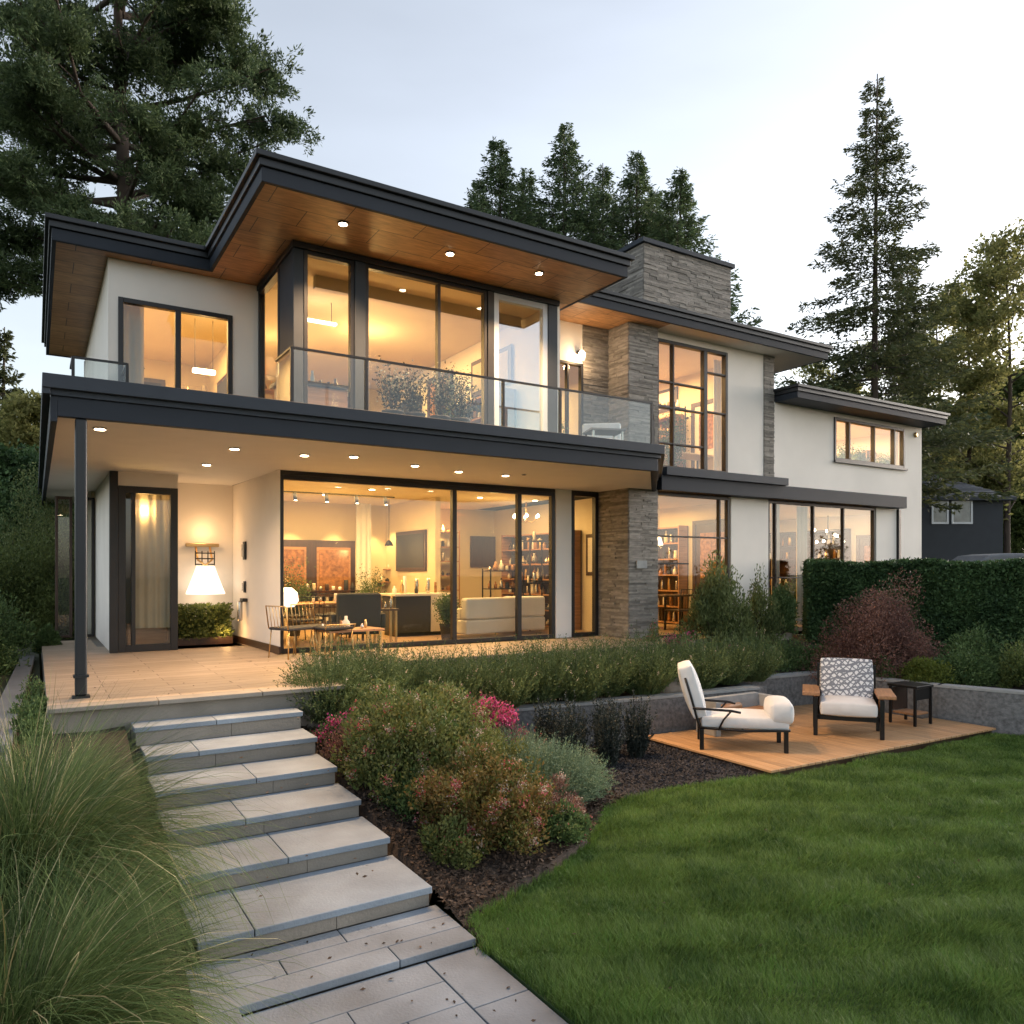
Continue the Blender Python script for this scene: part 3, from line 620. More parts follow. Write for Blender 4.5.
# --- downlights in the soffits
def downlight(px, py, z, on=True, r=.055, mat='lightframe', pw=0):
    x, y = gz(px, py, z)
    a = part('downlight', mat, MB().lathe([(r * 1.35, -.012), (r * 1.35, 0), (r, .004)], (x, y, z - .004), 18))
    MB().lathe([(r, 0), (r, .006)], (x, y, z - .021), 18).build('lamp', 'bulb' if on else 'frame', a)
    if on and pw:
        l = bpy.data.lights.new('downlight_beam', 'SPOT'); l.energy = pw; l.color = (1, .62, .32); l.spot_size = R(125); l.spot_blend = .9; l.shadow_soft_size = .05
        o = bpy.data.objects.new('downlight_beam', l); COL.objects.link(o); o.location = (x, y, z - .04)
for px, py in ((100, 428), (206.6, 464), (234.5, 448), (304.5, 454.6), (353.8, 456), (415, 465), (458.6, 471), (505.5, 474.9)): downlight(px, py, 2.885, pw=34)
downlight(524, 474, 2.885, False, .03)
for px, py in ((343, 223), (450, 253), (539, 272.5)): downlight(px, py, 5.505, r=.05, mat='frame', pw=250)
# --- glass balustrades
def rail(pts, zb, zt, posts, top=True):
    t_ = MB(); g_ = MB()
    for (x0, y0), (x1, y1) in zip(pts, pts[1:]):
        dx, dy = x1 - x0, y1 - y0; l = math.hypot(dx, dy); nx, ny = -dy / l, dx / l; w = .018
        t_.prism([(x0 - nx * w, y0 - ny * w), (x1 - nx * w, y1 - ny * w), (x1 + nx * w, y1 + ny * w), (x0 + nx * w, y0 + ny * w)], zt - .025, zt)
        w = .006; g_.prism([(x0 - nx * w, y0 - ny * w), (x1 - nx * w, y1 - ny * w), (x1 + nx * w, y1 + ny * w), (x0 + nx * w, y0 + ny * w)], zb, zt - .027)
    for x, y in posts: t_.box(x - .018, x + .018, y - .018, y + .018, zb - .05, zt - .027)
    o = part('balustrade', 'frame', t_); g_.build('glass_panel', 'railglass', o)
rail([(2.57, 9.70), (2.57, 9.02), (8.22, 9.02), (10.22, 11.14)], 3.24, 3.95, [(2.57, 9.02), (at(366, 9.02), 9.02), (at(503, 9.02), 9.02), (at(560, 9.02), 9.02), (8.22, 9.02), (9.1, 9.95)])
rail([(.4, 11.52), (.4, 10.9), (1.0, 10.9), (1.0, 11.52)], 3.24, 3.96, [(.4, 10.9), (1.0, 10.9)])

# ------------------------------------------------------------------ interior lamps (lit rooms)
def area(x, y, z, sx, sy, pw, col=WARM, rot=(0, 0, 0)):
    l = bpy.data.lights.new('room_lamp', 'AREA'); l.shape = 'RECTANGLE'; l.size = sx; l.size_y = sy; l.energy = pw * .52; l.color = col
    o = bpy.data.objects.new('room_lamp', l); COL.objects.link(o); o.location = (x, y, z); o.rotation_euler = rot
def point(x, y, z, pw, col=WARM, r=.08):
    l = bpy.data.lights.new('lamp_glow', 'POINT'); l.energy = pw * .5; l.color = col; l.shadow_soft_size = r
    o = bpy.data.objects.new('lamp_glow', l); COL.objects.link(o); o.location = (x, y, z)
def wash(x, y, z, pw, size=70, col=(1, .57, .19), dy=0):
    l = bpy.data.lights.new('wall_wash', 'SPOT'); l.energy = pw * 1.6; l.color = col; l.spot_size = R(size); l.spot_blend = .5; l.shadow_soft_size = .03
    o = bpy.data.objects.new('wall_wash', l); COL.objects.link(o); o.location = (x, y, z); o.rotation_euler = (R(dy), 0, 0)
area(5.0, 14.6, 2.8, 2.2, 2.2, 105); area(8.5, 14.6, 2.8, 1.4, 2.2, 60)
for x_ in (3.9, 4.9, 5.9, 6.8, 7.7, 8.6): wash(x_, 16.85, 2.78, 38, 75)
for x_ in (4.3, 5.6, 8.0): wash(x_, 13.4, 2.78, 26, 90)
point(5.0, 14.6, 1.9, 12); point(8.4, 14.2, 2.2, 10)
area(11.9, 14.4, 2.8, 2, 3, 85); area(16.3, 14.4, 2.8, 3.5, 3, 120)
for x_ in (10.9, 12.2, 13.2, 14.8, 16.2, 17.6): wash(x_, 16.8, 2.78, 40, 75)
area(1.9, 14.2, 5.4, 1.4, 2.5, 55); area(4.9, 13.2, 5.4, 3, 3.5, 95); point(4.4, 11.6, 4.3, 18, WARM, .15)
for x_ in (1.3, 2.3, 3.6, 4.8, 6.0): wash(x_, 16.2, 5.4, 42, 75)
point(4.9, 12.6, 5.0, 26, (1, .6, .24), .2); point(3.5, 13.8, 4.9, 18, (1, .6, .24), .2)
area(11.6, 14.2, 5.95, 2.5, 3, 190, (1, .58, .24)); area(17, 14.2, 4.95, 3.5, 3, 420, (1, .66, .32)); area(8.4, 14, 5.2, 1.2, 2.5, 50)
for x_ in (10.6, 11.8, 13.0): wash(x_, 16.2, 5.9, 60, 70)

# ------------------------------------------------------------------ vegetation builders
def tubes_np(mb, p0, p1, r0, r1, bend=0.0, seg=5, n=4, rng=None):
    p0 = Vector(p0); p1 = Vector(p1); pts = []
    off = Vector(rng.normal(size=3)) * bend * (p1 - p0).length if rng is not None else Vector((0, 0, 0))
    for i in range(n + 1):
        t = i / n; pts.append(p0.lerp(p1, t) + off * math.sin(t * math.pi))
    mb.tube(pts, [r0 + (r1 - r0) * i / n for i in range(n + 1)], seg)
def bush(name, label, cat, x, y, z, rx, ry, h, n, L, W, mat, clumps=40, seed=1, group=None, flowers=None, upright=.35, shape=1.0, spread=.26, low=.05, stems=9):
    """clumps of leaves spread through an uneven dome, on bare stems"""
    rng = np.random.default_rng(seed); t = thing(name, label, cat, (x, y, z), group)
    d = unit(rng.normal(size=(clumps, 3))); d[:, 2] = np.abs(d[:, 2]); r = rng.uniform(.35, 1.0, clumps) ** .6 * rng.uniform(.8, 1.12, clumps)
    c = d * r[:, None] * np.array([rx, ry, h]) ; c[:, 2] = np.maximum(c[:, 2] * shape, low * h); c += np.array([x, y, z])
    per = rng.integers(0, clumps, n); sig = spread * np.array([rx, ry, h * .8]) * rng.uniform(.5, 1.2, clumps)[per][:, None]
    g = rng.normal(size=(n, 3)); g *= (np.minimum(1, 2.0 / np.maximum(np.linalg.norm(g, axis=1), .1)))[:, None]
    b = c[per] + g * sig; b[:, 2] = np.maximum(b[:, 2], z + .01)
    ax = unit(b - np.array([x, y, z - h * .2])) * .6 + rng.normal(size=(n, 3)) * .55 + np.array([0, 0, upright])
    npmesh('foliage', leaves(rng, b, ax, L * rng.uniform(.6, 1.3, n), W * rng.uniform(.6, 1.3, n)), 4, mat, t)
    mb = MB()
    for i in range(min(stems, clumps)):
        tubes_np(mb, (x + rng.uniform(-.12, .12) * rx, y + rng.uniform(-.12, .12) * ry, z - .05), tuple(c[i]), .008 + .008 * h, .003, .06, 5, 4, rng)
    mb.build('stems', 'twig', t)
    for fm, fn, fs in (flowers or []):
        k = rng.integers(0, clumps, max(4, fn // 12)); cc = c[k]; cc = cc + unit(cc - np.array([x, y, z])) * spread * rx * .9
        q = rng.integers(0, len(cc), fn); fb = cc[q] + rng.normal(size=(fn, 3)) * fs * 1.3
        npmesh('flowers', leaves(rng, fb, rng.normal(size=(fn, 3)) + np.array([0, -.2, .5]), fs, fs * .8), 4, fm, t)
    return t
def spiky(name, label, cat, x, y, z, r, h, n, mat, seed=1, group=None, leafn=14, L=.055, W=.009, tilt=.6, tips=None, stiff=.0, flowers=None):
    """upright leafy stalks fanning out of one base: lavender, rosemary, salvia"""
    rng = np.random.default_rng(seed); t = thing(name, label, cat, (x, y, z), group)
    az = rng.uniform(0, 2 * np.pi, n); rr = np.sqrt(rng.uniform(0, 1, n)); tl = tilt * rr * rng.uniform(.7, 1.2, n)
    b = np.stack([x + np.cos(az) * rr * r * .55, y + np.sin(az) * rr * r * .55, np.full(n, z)], 1)
    H = h * rng.uniform(.55, 1.12, n) * (1 - .35 * rr ** 2); d = np.stack([np.cos(az) * np.sin(tl), np.sin(az) * np.sin(tl), np.cos(tl)], 1)
    m = 4; T = np.linspace(0, 1, m)[None, :, None]; wob = rng.normal(size=(n, 1, 3)) * .06 * h
    P = b[:, None] + d[:, None] * H[:, None, None] * T + wob * T ** 2
    side = unit(np.cross(d, rng.normal(size=(n, 3))))[:, None] * .0035 * (1.2 - T)
    npstrips('stalks', P, np.broadcast_to(side, P.shape), mat, t)
    k = n * leafn; ti = rng.uniform(.18, 1.0, k); s = np.repeat(np.arange(n), leafn)
    lb = b[s] + d[s] * (H[s] * ti)[:, None] + wob[s, 0] * (ti ** 2)[:, None]
    ax = d[s] * .7 + rng.normal(size=(k, 3)) * (.5 - stiff * .3)
    npmesh('foliage', leaves(rng, lb, ax, L * rng.uniform(.6, 1.3, k) * (1.15 - .5 * ti), W * rng.uniform(.7, 1.3, k)), 4, mat, t)
    if tips:
        sel = rng.uniform(0, 1, n) < tips[1]; tb = (b + d * H[:, None] + wob[:, 0])[sel]; q = np.repeat(np.arange(len(tb)), 7)
        fb = tb[q] + d[sel][q] * rng.uniform(-.05, .04, len(q))[:, None]
        npmesh('flowers', leaves(rng, fb, rng.normal(size=(len(q), 3)) + d[sel][q], .018, .012), 4, tips[0], t)
    return t
def grass_clump(name, label, x, y, z, n, H, seed, spread=.16, tilt=(.05, 1.15), mat='fescue', w=.0023, plumes=0):
    rng = np.random.default_rng(seed); t = thing(name, label, 'ornamental grass', (x, y, z))
    az = rng.uniform(0, 2 * np.pi, n); u = rng.uniform(0, 1, n); tl = tilt[0] + (tilt[1] - tilt[0]) * u ** 1.1
    rr = np.sqrt(rng.uniform(0, 1, n)) * spread; az2 = az + rng.normal(size=n) * .5
    L = H * rng.uniform(.6, 1.25, n) * (1 + .25 * u); m = 8
    P = np.zeros((n, m, 3)); P[:, 0] = np.stack([x + np.cos(az2) * rr, y + np.sin(az2) * rr, np.full(n, z)], 1)
    ang = tl * .55; bendr = rng.uniform(.10, .40, n) * (.45 + .9 * u) * 1.05; az = az + rng.normal(size=n) * .3; daz = rng.normal(size=n) * .09
    for i in range(1, m):
        st_ = (L / (m - 1))[:, None]; d = np.stack([np.cos(az) * np.sin(ang), np.sin(az) * np.sin(ang), np.cos(ang)], 1)
        P[:, i] = P[:, i - 1] + d * st_; ang = np.minimum(ang + bendr * (1 + .12 * i), 2.75); az = az + daz
    P[..., 2] = np.maximum(P[..., 2], z - .05)
    side = np.stack([-np.sin(az), np.cos(az), rng.normal(size=n) * .3], 1); side = unit(side)[:, None] * (w * rng.uniform(.6, 1.3, n))[:, None, None] * np.array([.8, 1, 1, .95, .85, .7, .5, .1])[None, :, None]
    npstrips('blades', P, side, mat, t)
    q = rng.uniform(0, 1, n) < .05; s2 = side[q] * 1.35; P2 = P[q] + rng.normal(size=(q.sum(), 1, 3)) * .02; P2[:, :, 2] += np.linspace(0, .06, 8)[None, :]
    npstrips('dry_blades', P2, s2, 'straw', t); return t
def fir(name, label, x, y, z, H, Rm, seed, mat='fir', whorls=34, per=6, start=.12, droop=.25, dens=1.0, trunk=.28, gaps=.15, needle=(.34, .12), power=.85, group=None):
    rng = np.random.default_rng(seed); t = thing(name, label, 'tree', (x, y, z), group); mb = MB()
    lean = rng.normal(size=2) * .01 * H
    mb.tube([(x + lean[0] * s * s, y + lean[1] * s * s, z + H * s) for s in np.linspace(0, 1, 9)], [trunk * (1 - s) + .02 for s in np.linspace(0, 1, 9)], 8)
    B, A, Ls = [], [], []
    for wv in range(whorls):
        f = start + (1 - start) * (wv / whorls) ** .95 + rng.uniform(-.008, .008)
        for k in range(per + rng.integers(-1, 2)):
            if rng.uniform() < gaps: continue
            az = rng.uniform(0, 2 * np.pi); l = Rm * ((1 - f) ** power) * rng.uniform(.55, 1.12) + .15
            zz = z + H * (f + rng.uniform(-.012, .012)); m = 7; s = np.linspace(0, 1, m); up = rng.uniform(-.05, .25) * (.5 + f)
            px_ = x + np.cos(az) * l * s; py_ = y + np.sin(az) * l * s; pz_ = zz + l * (up * s - droop * s ** 1.6 * rng.uniform(.7, 1.3) + .18 * s ** 4)
            if l > .8: mb.tube(np.stack([px_, py_, pz_], 1)[::2], [.035 * l / Rm + .006, .025 * l / Rm + .005, .012, .005], 4, False)
            nn = int((l * 30 + 10) * dens); ti = rng.uniform(.12, 1.0, nn) ** .8; sp = (1 - ti * .72) * l * .30
            lat = rng.uniform(-1, 1, nn) * sp; bz = np.interp(ti, s, pz_)
            bx = x + np.cos(az) * l * ti - np.sin(az) * lat + rng.normal(size=nn) * .03; by = y + np.sin(az) * l * ti + np.cos(az) * lat + rng.normal(size=nn) * .03
            B.append(np.stack([bx, by, bz - np.abs(lat) * .22 + rng.normal(size=nn) * .06], 1))
            a = np.stack([np.cos(az) * .7 - np.sin(az) * np.sign(lat) * .6, np.sin(az) * .7 + np.cos(az) * np.sign(lat) * .6, np.full(nn, -.15)], 1) + rng.normal(size=(nn, 3)) * .42
            A.append(a); Ls.append(np.full(nn, 1) * rng.uniform(.6, 1.2, nn) * (.65 + .5 * (1 - f)))
    B = np.concatenate(B); A = np.concatenate(A); Ls = np.concatenate(Ls)
    mb.build('trunk', 'bark', t); npmesh('crown', leaves(rng, B, A, Ls * needle[0], Ls * needle[1]), 4, mat, t); return t
def limbtree(name, label, x, y, z, H, seed, mat, limbs, clump_r=.7, per=900, leaf=(.16, .08), trunk=.3, cat='tree', lean=0, group=None, side=3):
    """limbs: (height, azimuth, length, rise) -> foliage masses along the outer two thirds of each limb and its side branches"""
    rng = np.random.default_rng(seed); t = thing(name, label, cat, (x, y, z), group); mb = MB()
    mb.tube([(x + lean * s + .15 * math.sin(5 * s), y + .1 * math.sin(7 * s), z + H * s) for s in np.linspace(0, 1, 10)], [trunk * (1 - s * .85) for s in np.linspace(0, 1, 10)], 9)
    C = []
    for h, az, l, rise in limbs:
        p0 = Vector((x + lean * h / H, y, z + h)); d = Vector((math.cos(az), math.sin(az), rise)).normalized(); p1 = p0 + d * l + Vector((0, 0, .12 * l))
        mid = p0.lerp(p1, .5) - Vector((0, 0, .06 * l)) + Vector(rng.normal(size=3)) * .05 * l
        mb.tube([p0, p0.lerp(mid, .6), mid, mid.lerp(p1, .55), p1], [trunk * .3, trunk * .22, trunk * .15, trunk * .09, .02], 5, False)
        for i in range(2 + int(l * .9)):
            f = rng.uniform(.35, 1.05); q = (mid.lerp(p1, (f - .5) * 2) if f > .5 else p0.lerp(mid, f * 2)); C.append((q.x, q.y, q.z + .1, 1.1 - .35 * f))
        for k in range(side):
            f = rng.uniform(.4, .95); q = mid.lerp(p1, max(0, (f - .5) * 2)); a2 = az + rng.choice([-1, 1]) * rng.uniform(.5, 1.1); e = q + Vector((math.cos(a2), math.sin(a2), rise * .7 + .1)) * l * rng.uniform(.18, .42)
            mb.tube([q, q.lerp(e, .5), e], [trunk * .09, trunk * .05, .012], 4, False)
            C.append((e.x, e.y, e.z, .75)); m = q.lerp(e, .55); C.append((m.x, m.y, m.z, .7))
    C = np.array(C); n = len(C) * per; k = np.repeat(np.arange(len(C)), per)
    # each mass is itself made of small tufts
    T = 14; to = rng.normal(size=(len(C), T, 3)) * np.array([.55, .55, .34]); tsel = rng.integers(0, T, n)
    off = to[k, tsel] + rng.normal(size=(n, 3)) * np.array([.17, .17, .13])
    b = C[k, :3] + off * clump_r * C[k, 3:4]; ax = off * .8 + rng.normal(size=(n, 3)) * .6 + np.array([0, 0, .3])
    mb.build('trunk', 'bark', t); npmesh('crown', leaves(rng, b, ax, leaf[0] * rng.uniform(.6, 1.3, n), leaf[1] * rng.uniform(.6, 1.3, n)), 4, mat, t); return t

# ------------------------------------------------------------------ trees
rr = random.Random(21)
tx, ty = 2.0 + .1, 20.0
def on(px, dist): a, b = ray(px); return a * dist, b * dist
tx, ty = on(122, 22)
limbs = []
for i in range(62):
    h = 9.3 + 12.5 * i / 62 + rr.uniform(-.3, .3); az = rr.uniform(0, 2 * math.pi)
    l = (3.9 - 1.4 * abs((h - 13.5) / 9)) * rr.uniform(.62, 1.18); limbs.append((h, az, l, rr.uniform(-.05, .35)))
rx_, ry_ = CR
azr = math.atan2(ry_, rx_)
for h, s, l, ri in ((11.4, 0, 4.9, .12), (12.4, 0, 4.6, .25), (10.2, 0, 3.9, .1), (14.6, 0, 4.3, .3), (9.9, math.pi, 3.4, -.1), (11.9, math.pi, 4.4, .15), (13.6, math.pi, 4.2, .2), (10.6, math.pi, 3.3, .0), (9.6, math.pi, 4.0, -.12), (10.2, math.pi, 4.3, 0), (12.6, math.pi, 3.6, .1), (9.0, 0, 3.0, .1), (10.9, 0, 4.4, .2), (16.6, 0, 3.4, .3)):
    limbs.append((h, azr + s + rr.uniform(-.2, .2), l, ri))
limbtree('cedar_tree', 'huge dark spreading cedar behind the upper left of the house', tx, ty, -.1, 22, 4, 'cedar', limbs, clump_r=.62, per=430, leaf=(.15, .045), trunk=.36)
for i, (px, py, d, rad, lab) in enumerate(((497, 137, 34, 3.0, 'leftmost dark conifer of the four rising behind the roof'), (566, 126, 35, 3.1, 'tallest dark conifer of the four rising behind the roof'), (636, 152, 36, 2.9, 'conifer just left of the chimney top, third of the four behind the roof'), (678, 172, 34, 2.7, 'shortest conifer, behind the right side of the stone chimney'))):
    x, y = on(px, d); H = 1.3 + (HOR - py) / F * d
    fir('conifer_tree', lab, x, y, 0, H, rad * 3.0, 30 + i, 'cedar', whorls=66, per=11, start=.25, droop=.05, dens=1.25, gaps=.2, needle=(.30, .09), power=1.02, group='conifers behind the roof')
for i, (px, py, d, lab) in enumerate(((527, 172, 37, 'bushy dark tree filling the gap behind the first two conifers'), (603, 165, 38, 'bushy dark tree filling the gap left of the third conifer'), (655, 190, 38, 'bushy dark tree filling the gap right of the third conifer'), (478, 185, 38, 'bushy dark tree at the left end of the conifers'))):
    x, y = on(px, d); fir('conifer_tree', lab, x, y, 0, 1.3 + (HOR - py) / F * d, 6.6, 50 + i, 'cedar', whorls=50, per=11, start=.3, droop=.05, dens=1.5, gaps=.12, needle=(.30, .09), power=.95)
x, y = on(874, 31); fir('fir_tree', 'tall slender fir with drooping branches right of the house', x, y, 0, 1.3 + (HOR - 78) / F * 31, 6.1, 61, 'fir', whorls=44, per=7, start=.22, droop=.30, dens=2.1, gaps=.17, needle=(.27, .085), power=.92, trunk=.19)
x, y = on(905, 36); fir('fir_tree', 'smaller thin fir standing just right of the tall fir', x, y, 0, 1.3 + (HOR - 268) / F * 36, 2.6, 62, 'fir', whorls=34, per=6, start=.4, droop=.2, dens=1.0, gaps=.25, needle=(.3, .11), power=.6, trunk=.18)
x, y = on(2, 34); fir('fir_tree', 'dark fir with upswept branches at the left edge of the photo', x, y, 0, 1.3 + (HOR - 325) / F * 34, 2.3, 63, 'fir', whorls=30, per=8, start=.1, droop=.05, dens=1.6, gaps=.1, needle=(.34, .13), trunk=.2)
def airy(px, py, d, seed, label, mat='fardecid', n=26, lr=2.2, per=130, cr=.75, leaf=(.19, .13), low=.22, tr=.16):
    x, y = on(px, d); H = 1.3 + (HOR - py) / F * d; r = random.Random(seed); L = []
    for i in range(n):
        h = H * (low + (1 - low) * i / n * .97); L.append((h, r.uniform(0, 6.28), lr * (1.05 - .6 * abs(i / n - .35)) * r.uniform(.5, 1.1), r.uniform(.3, .9)))
    return limbtree('deciduous_tree', label, x, y, 0, H, seed, mat, L, clump_r=cr, per=per, leaf=leaf, trunk=tr, side=3)
airy(1008, 242, 36, 71, 'tall airy birch at the right edge with its crown in the light', n=34, lr=2.9, per=62)
airy(968, 278, 38, 72, 'airy light green tree between the fir and the right edge', n=30, lr=2.7, per=60)
airy(938, 300, 42, 73, 'thin leafy tree beside the smaller fir', n=26, lr=2.5, per=60)
airy(895, 330, 48, 74, 'pale leafy tree low behind the tall fir', n=24, lr=2.6, per=70)
airy(835, 365, 50, 77, 'low leafy tree behind the roof end of the house', n=20, lr=2.2, per=70)
airy(1026, 392, 50, 75, 'dense dark green tree behind the neighbouring slate roof', 'midgreen', n=30, lr=4.0, per=330, cr=1.3, low=.12, leaf=(.22,.13))
airy(975, 425, 52, 76, 'rounded green tree above the slate roof', 'midgreen', n=26, lr=3.2, per=300, cr=1.0, low=.15)
airy(925, 430, 50, 79, 'dull green tree right beside the end wall of the house', 'midgreen', n=22, lr=2.6, per=260, cr=.9, low=.15)
airy(28, 400, 30, 78, 'small airy tree at the left between fir and canopy', 'fardecid', n=22, lr=1.6, per=90, tr=.1)
airy(5, 492, 20, 81, 'dark leafy tree at the left edge above the shrubs', 'hedge', n=26, lr=2.2, per=500, cr=.8, leaf=(.12, .08), low=.1)
airy(48, 492, 24, 82, 'dark leafy tree rising behind the canopy post', 'darkshrub', n=24, lr=2.0, per=420, cr=.8, leaf=(.12, .08), low=.1)
# far wood along the horizon
rng = np.random.default_rng(8); n = 90000
dd = rng.uniform(60, 95, n); px = rng.uniform(-150, 1300, n); u = (px - CX) / F
hh = 6.0 + 2.2 * np.sin(px * .021) + 1.5 * np.sin(px * .063 + 1) + .8 * np.sin(px * .17); zz = hh * np.sqrt(rng.uniform(0, 1, n))
b = np.stack([(CD[0] + u * CR[0]) * dd, (CD[1] + u * CR[1]) * dd, zz], 1)
tag(npmesh('far_wood', leaves(rng, b, rng.normal(size=(n, 3)), 1.1, .8), 4, 'darkshrub'), 'distant dark wood beyond the houses', 'wood', kind='stuff')

# ------------------------------------------------------------------ hedge
def hedge(label, x0, y0, x1, y1, zb, zt, w, n, seed, mat='hedge'):
    rng = np.random.default_rng(seed); t = thing('hedge', label, 'hedge', ((x0 + x1) / 2, (y0 + y1) / 2, zb)); d = np.array([x1 - x0, y1 - y0]); l = np.hypot(*d); d = d / l; nn = np.array([-d[1], d[0]])
    s = rng.uniform(0, l, n); f = rng.uniform(0, 1, n); hh = zt - zb; a = np.zeros(n); z = np.zeros(n)
    m1 = f < .5; m2 = (f >= .5) & (f < .8); m3 = f >= .8
    a[m1] = -w; z[m1] = rng.uniform(0, hh, m1.sum()); z[m2] = hh; a[m2] = rng.uniform(-w, w, m2.sum()); a[m3] = w; z[m3] = rng.uniform(0, hh, m3.sum())
    e = rng.uniform(0, 1, n) < .12; s[e] = 0; a[e] = rng.uniform(-w, w, e.sum()); z[e] = rng.uniform(0, hh, e.sum())
    bump = .05 * np.sin(s * 3.1 + z * 4) + .04 * np.sin(s * 7.3 + a * 5) + rng.normal(size=n) * .035
    P = np.stack([x0 + d[0] * s + nn[0] * (a + bump * np.sign(a)), y0 + d[1] * s + nn[1] * (a + bump * np.sign(a)), zb + z + bump * .7 * (z > hh * .98)], 1)
    ax = rng.normal(size=(n, 3)); ax[:, :2] += -nn * .5
    npmesh('foliage', leaves(rng, P, ax, rng.uniform(.05, .10, n), rng.uniform(.03, .055, n)), 4, mat, t)
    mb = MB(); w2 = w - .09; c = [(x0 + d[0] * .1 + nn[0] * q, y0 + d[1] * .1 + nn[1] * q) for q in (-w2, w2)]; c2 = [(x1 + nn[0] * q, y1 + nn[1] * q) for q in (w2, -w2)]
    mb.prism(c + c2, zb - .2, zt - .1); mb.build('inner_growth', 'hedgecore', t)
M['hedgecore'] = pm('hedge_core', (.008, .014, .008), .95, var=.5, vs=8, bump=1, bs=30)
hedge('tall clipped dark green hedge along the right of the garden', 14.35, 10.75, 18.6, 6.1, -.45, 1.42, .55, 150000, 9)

# ------------------------------------------------------------------ shrubs and beds
def fz(x, y): return bed_z(x, y) - .03
bush('flowering_shrub', 'large olive green shrub with coral flecks right of the steps', 'shrub', 3.3, 6.95, fz(3.3, 6.95), .84, .85, .95, 42000, .045, .022, 'olivebush', 110, 101, flowers=[('palebloom', 2600, .02), ('pinkred', 1300, .022)], spread=.13, stems=22)
bush('flowering_shrub', 'orange tinted shrub nearest the lawn edge below the steps', 'shrub', 3.42, 5.85, fz(3.42, 5.85), .68, .62, .66, 26000, .04, .02, 'orangebush', 90, 102, flowers=[('palebloom', 2200, .018), ('pinkred', 1500, .022)], spread=.13, stems=18)
bush('flowering_shrub', 'reddish brown feathery shrub at the lawn edge beside the orange one', 'shrub', 3.98, 5.85, fz(3.98, 5.85), .38, .36, .36, 10000, .035, .012, 'redbush', 40, 103, flowers=[('palebloom', 2200, .017)], spread=.16)
bush('flowering_shrub', 'grey green shrub with pale flowers behind the large olive shrub', 'shrub', 3.75, 8.1, fz(3.75, 8.1), .75, .5, .6, 20000, .035, .014, 'lavleaf', 55, 104, flowers=[('palebloom', 900, .016), ('magenta', 500, .028)], spread=.18)
bush('flowering_shrub', 'small bush of bright magenta flowers at the end of the retaining wall', 'shrub', 4.75, 8.1, fz(4.75, 8.1), .38, .32, .58, 7000, .035, .018, 'redbush', 30, 105, flowers=[('magenta', 4200, .036)], spread=.24)
bush('flowering_shrub', 'little magenta flowered bush close to the top step', 'shrub', 2.78, 8.0, fz(2.78, 8.0), .2, .2, .3, 3000, .03, .014, 'lavleaf', 16, 106, flowers=[('magenta', 500, .03)], spread=.3)
bush('flowering_shrub', 'red brown low bush between the magenta flowers and the steps', 'shrub', 2.9, 7.55, fz(2.9, 7.55), .42, .4, .4, 9000, .035, .014, 'redbush', 34, 107, flowers=[('pinkred', 250, .02)], spread=.2)
for i, (x, y, q, h, m, lab) in enumerate(((2.95, 6.35, .34, .36, 'darkshrub', 'low green filler shrub against the middle steps'), (2.85, 5.55, .26, .26, 'olivebush', 'low olive filler shrub near the lower steps'), (4.15, 7.2, .45, .5, 'olivebush', 'olive filler shrub between the large shrub and the silver ones'), (3.95, 5.55, .28, .25, 'darkshrub', 'little green mound at the lawn edge'), (2.95, 7.15, .3, .42, 'lavleaf', 'grey green filler shrub beside the third step'))):
    bush('low_shrub', lab, 'shrub', x, y, fz(x, y), q, q, h, 6500, .04, .018, m, 30, 280 + i, spread=.2, flowers=[('pinkred', 160, .02)])
spiky('silver_shrub', 'rounded silvery lavender cotton shrub at the lawn curve', 'shrub', 4.62, 6.68, fz(4.62, 6.68), .66, .60, 2900, 'silver', 110, leafn=17, L=.04, W=.009, tilt=1.05)
spiky('silver_shrub', 'smaller silvery shrub behind the rounded one by the wall end', 'shrub', 4.75, 7.6, fz(4.75, 7.6), .45, .5, 1100, 'silver', 111, leafn=14, L=.04, W=.008, tilt=1.0, tips=('pinkred', .02))
for i, (x, y) in enumerate(((5.55, 7.6), (5.85, 7.9), (6.15, 7.55), (6.45, 7.95), (6.75, 7.7), (5.65, 8.2))):
    spiky('salvia', ['first', 'second', 'third', 'fourth', 'fifth', 'sixth'][i] + ' dark upright salvia from the left in the mulch before the wall', 'plant', x, y, -1.17, .19, .80, 110, 'salvia', 120 + i, 'dark salvias in the mulch', leafn=36, L=.05, W=.018, tilt=.2, tips=('salvia', .9))
ORD = ['first', 'second', 'third', 'fourth', 'fifth', 'sixth', 'seventh', 'eighth', 'ninth', 'tenth', 'eleventh', 'twelfth', 'thirteenth', 'fourteenth', 'fifteenth', 'sixteenth']
rl = random.Random(4)
for row, (y0, n_, nm) in enumerate(((9.15, 13, 'front'), (9.85, 12, 'rear'))):
    for i in range(n_):
        x = 3.0 + .3 * row + i * .60 + rl.uniform(-.08, .08); y = y0 + rl.uniform(-.12, .12) - (.03 * x if row == 0 else 0) + (-.25 if i == 0 and row == 0 else 0)
        spiky('lavender', f'{ORD[i]} green lavender clump from the steps in the {nm} row below the terrace', 'lavender', x, y, -.55 + (.16 if i < 2 else 0), .46, .80 * rl.uniform(.9, 1.1), 620, 'lavleaf', 130 + row * 20 + i, 'lavender rows below the terrace', leafn=17, L=.055, W=.011, tilt=.72, tips=('palebloom', .03))
spiky('rosemary', 'bushy rosemary spilling out beside the top step', 'shrub', 2.86, 8.62, -.45, .42, .74, 800, 'lavleaf', 170, leafn=18, L=.045, W=.011, tilt=.85)
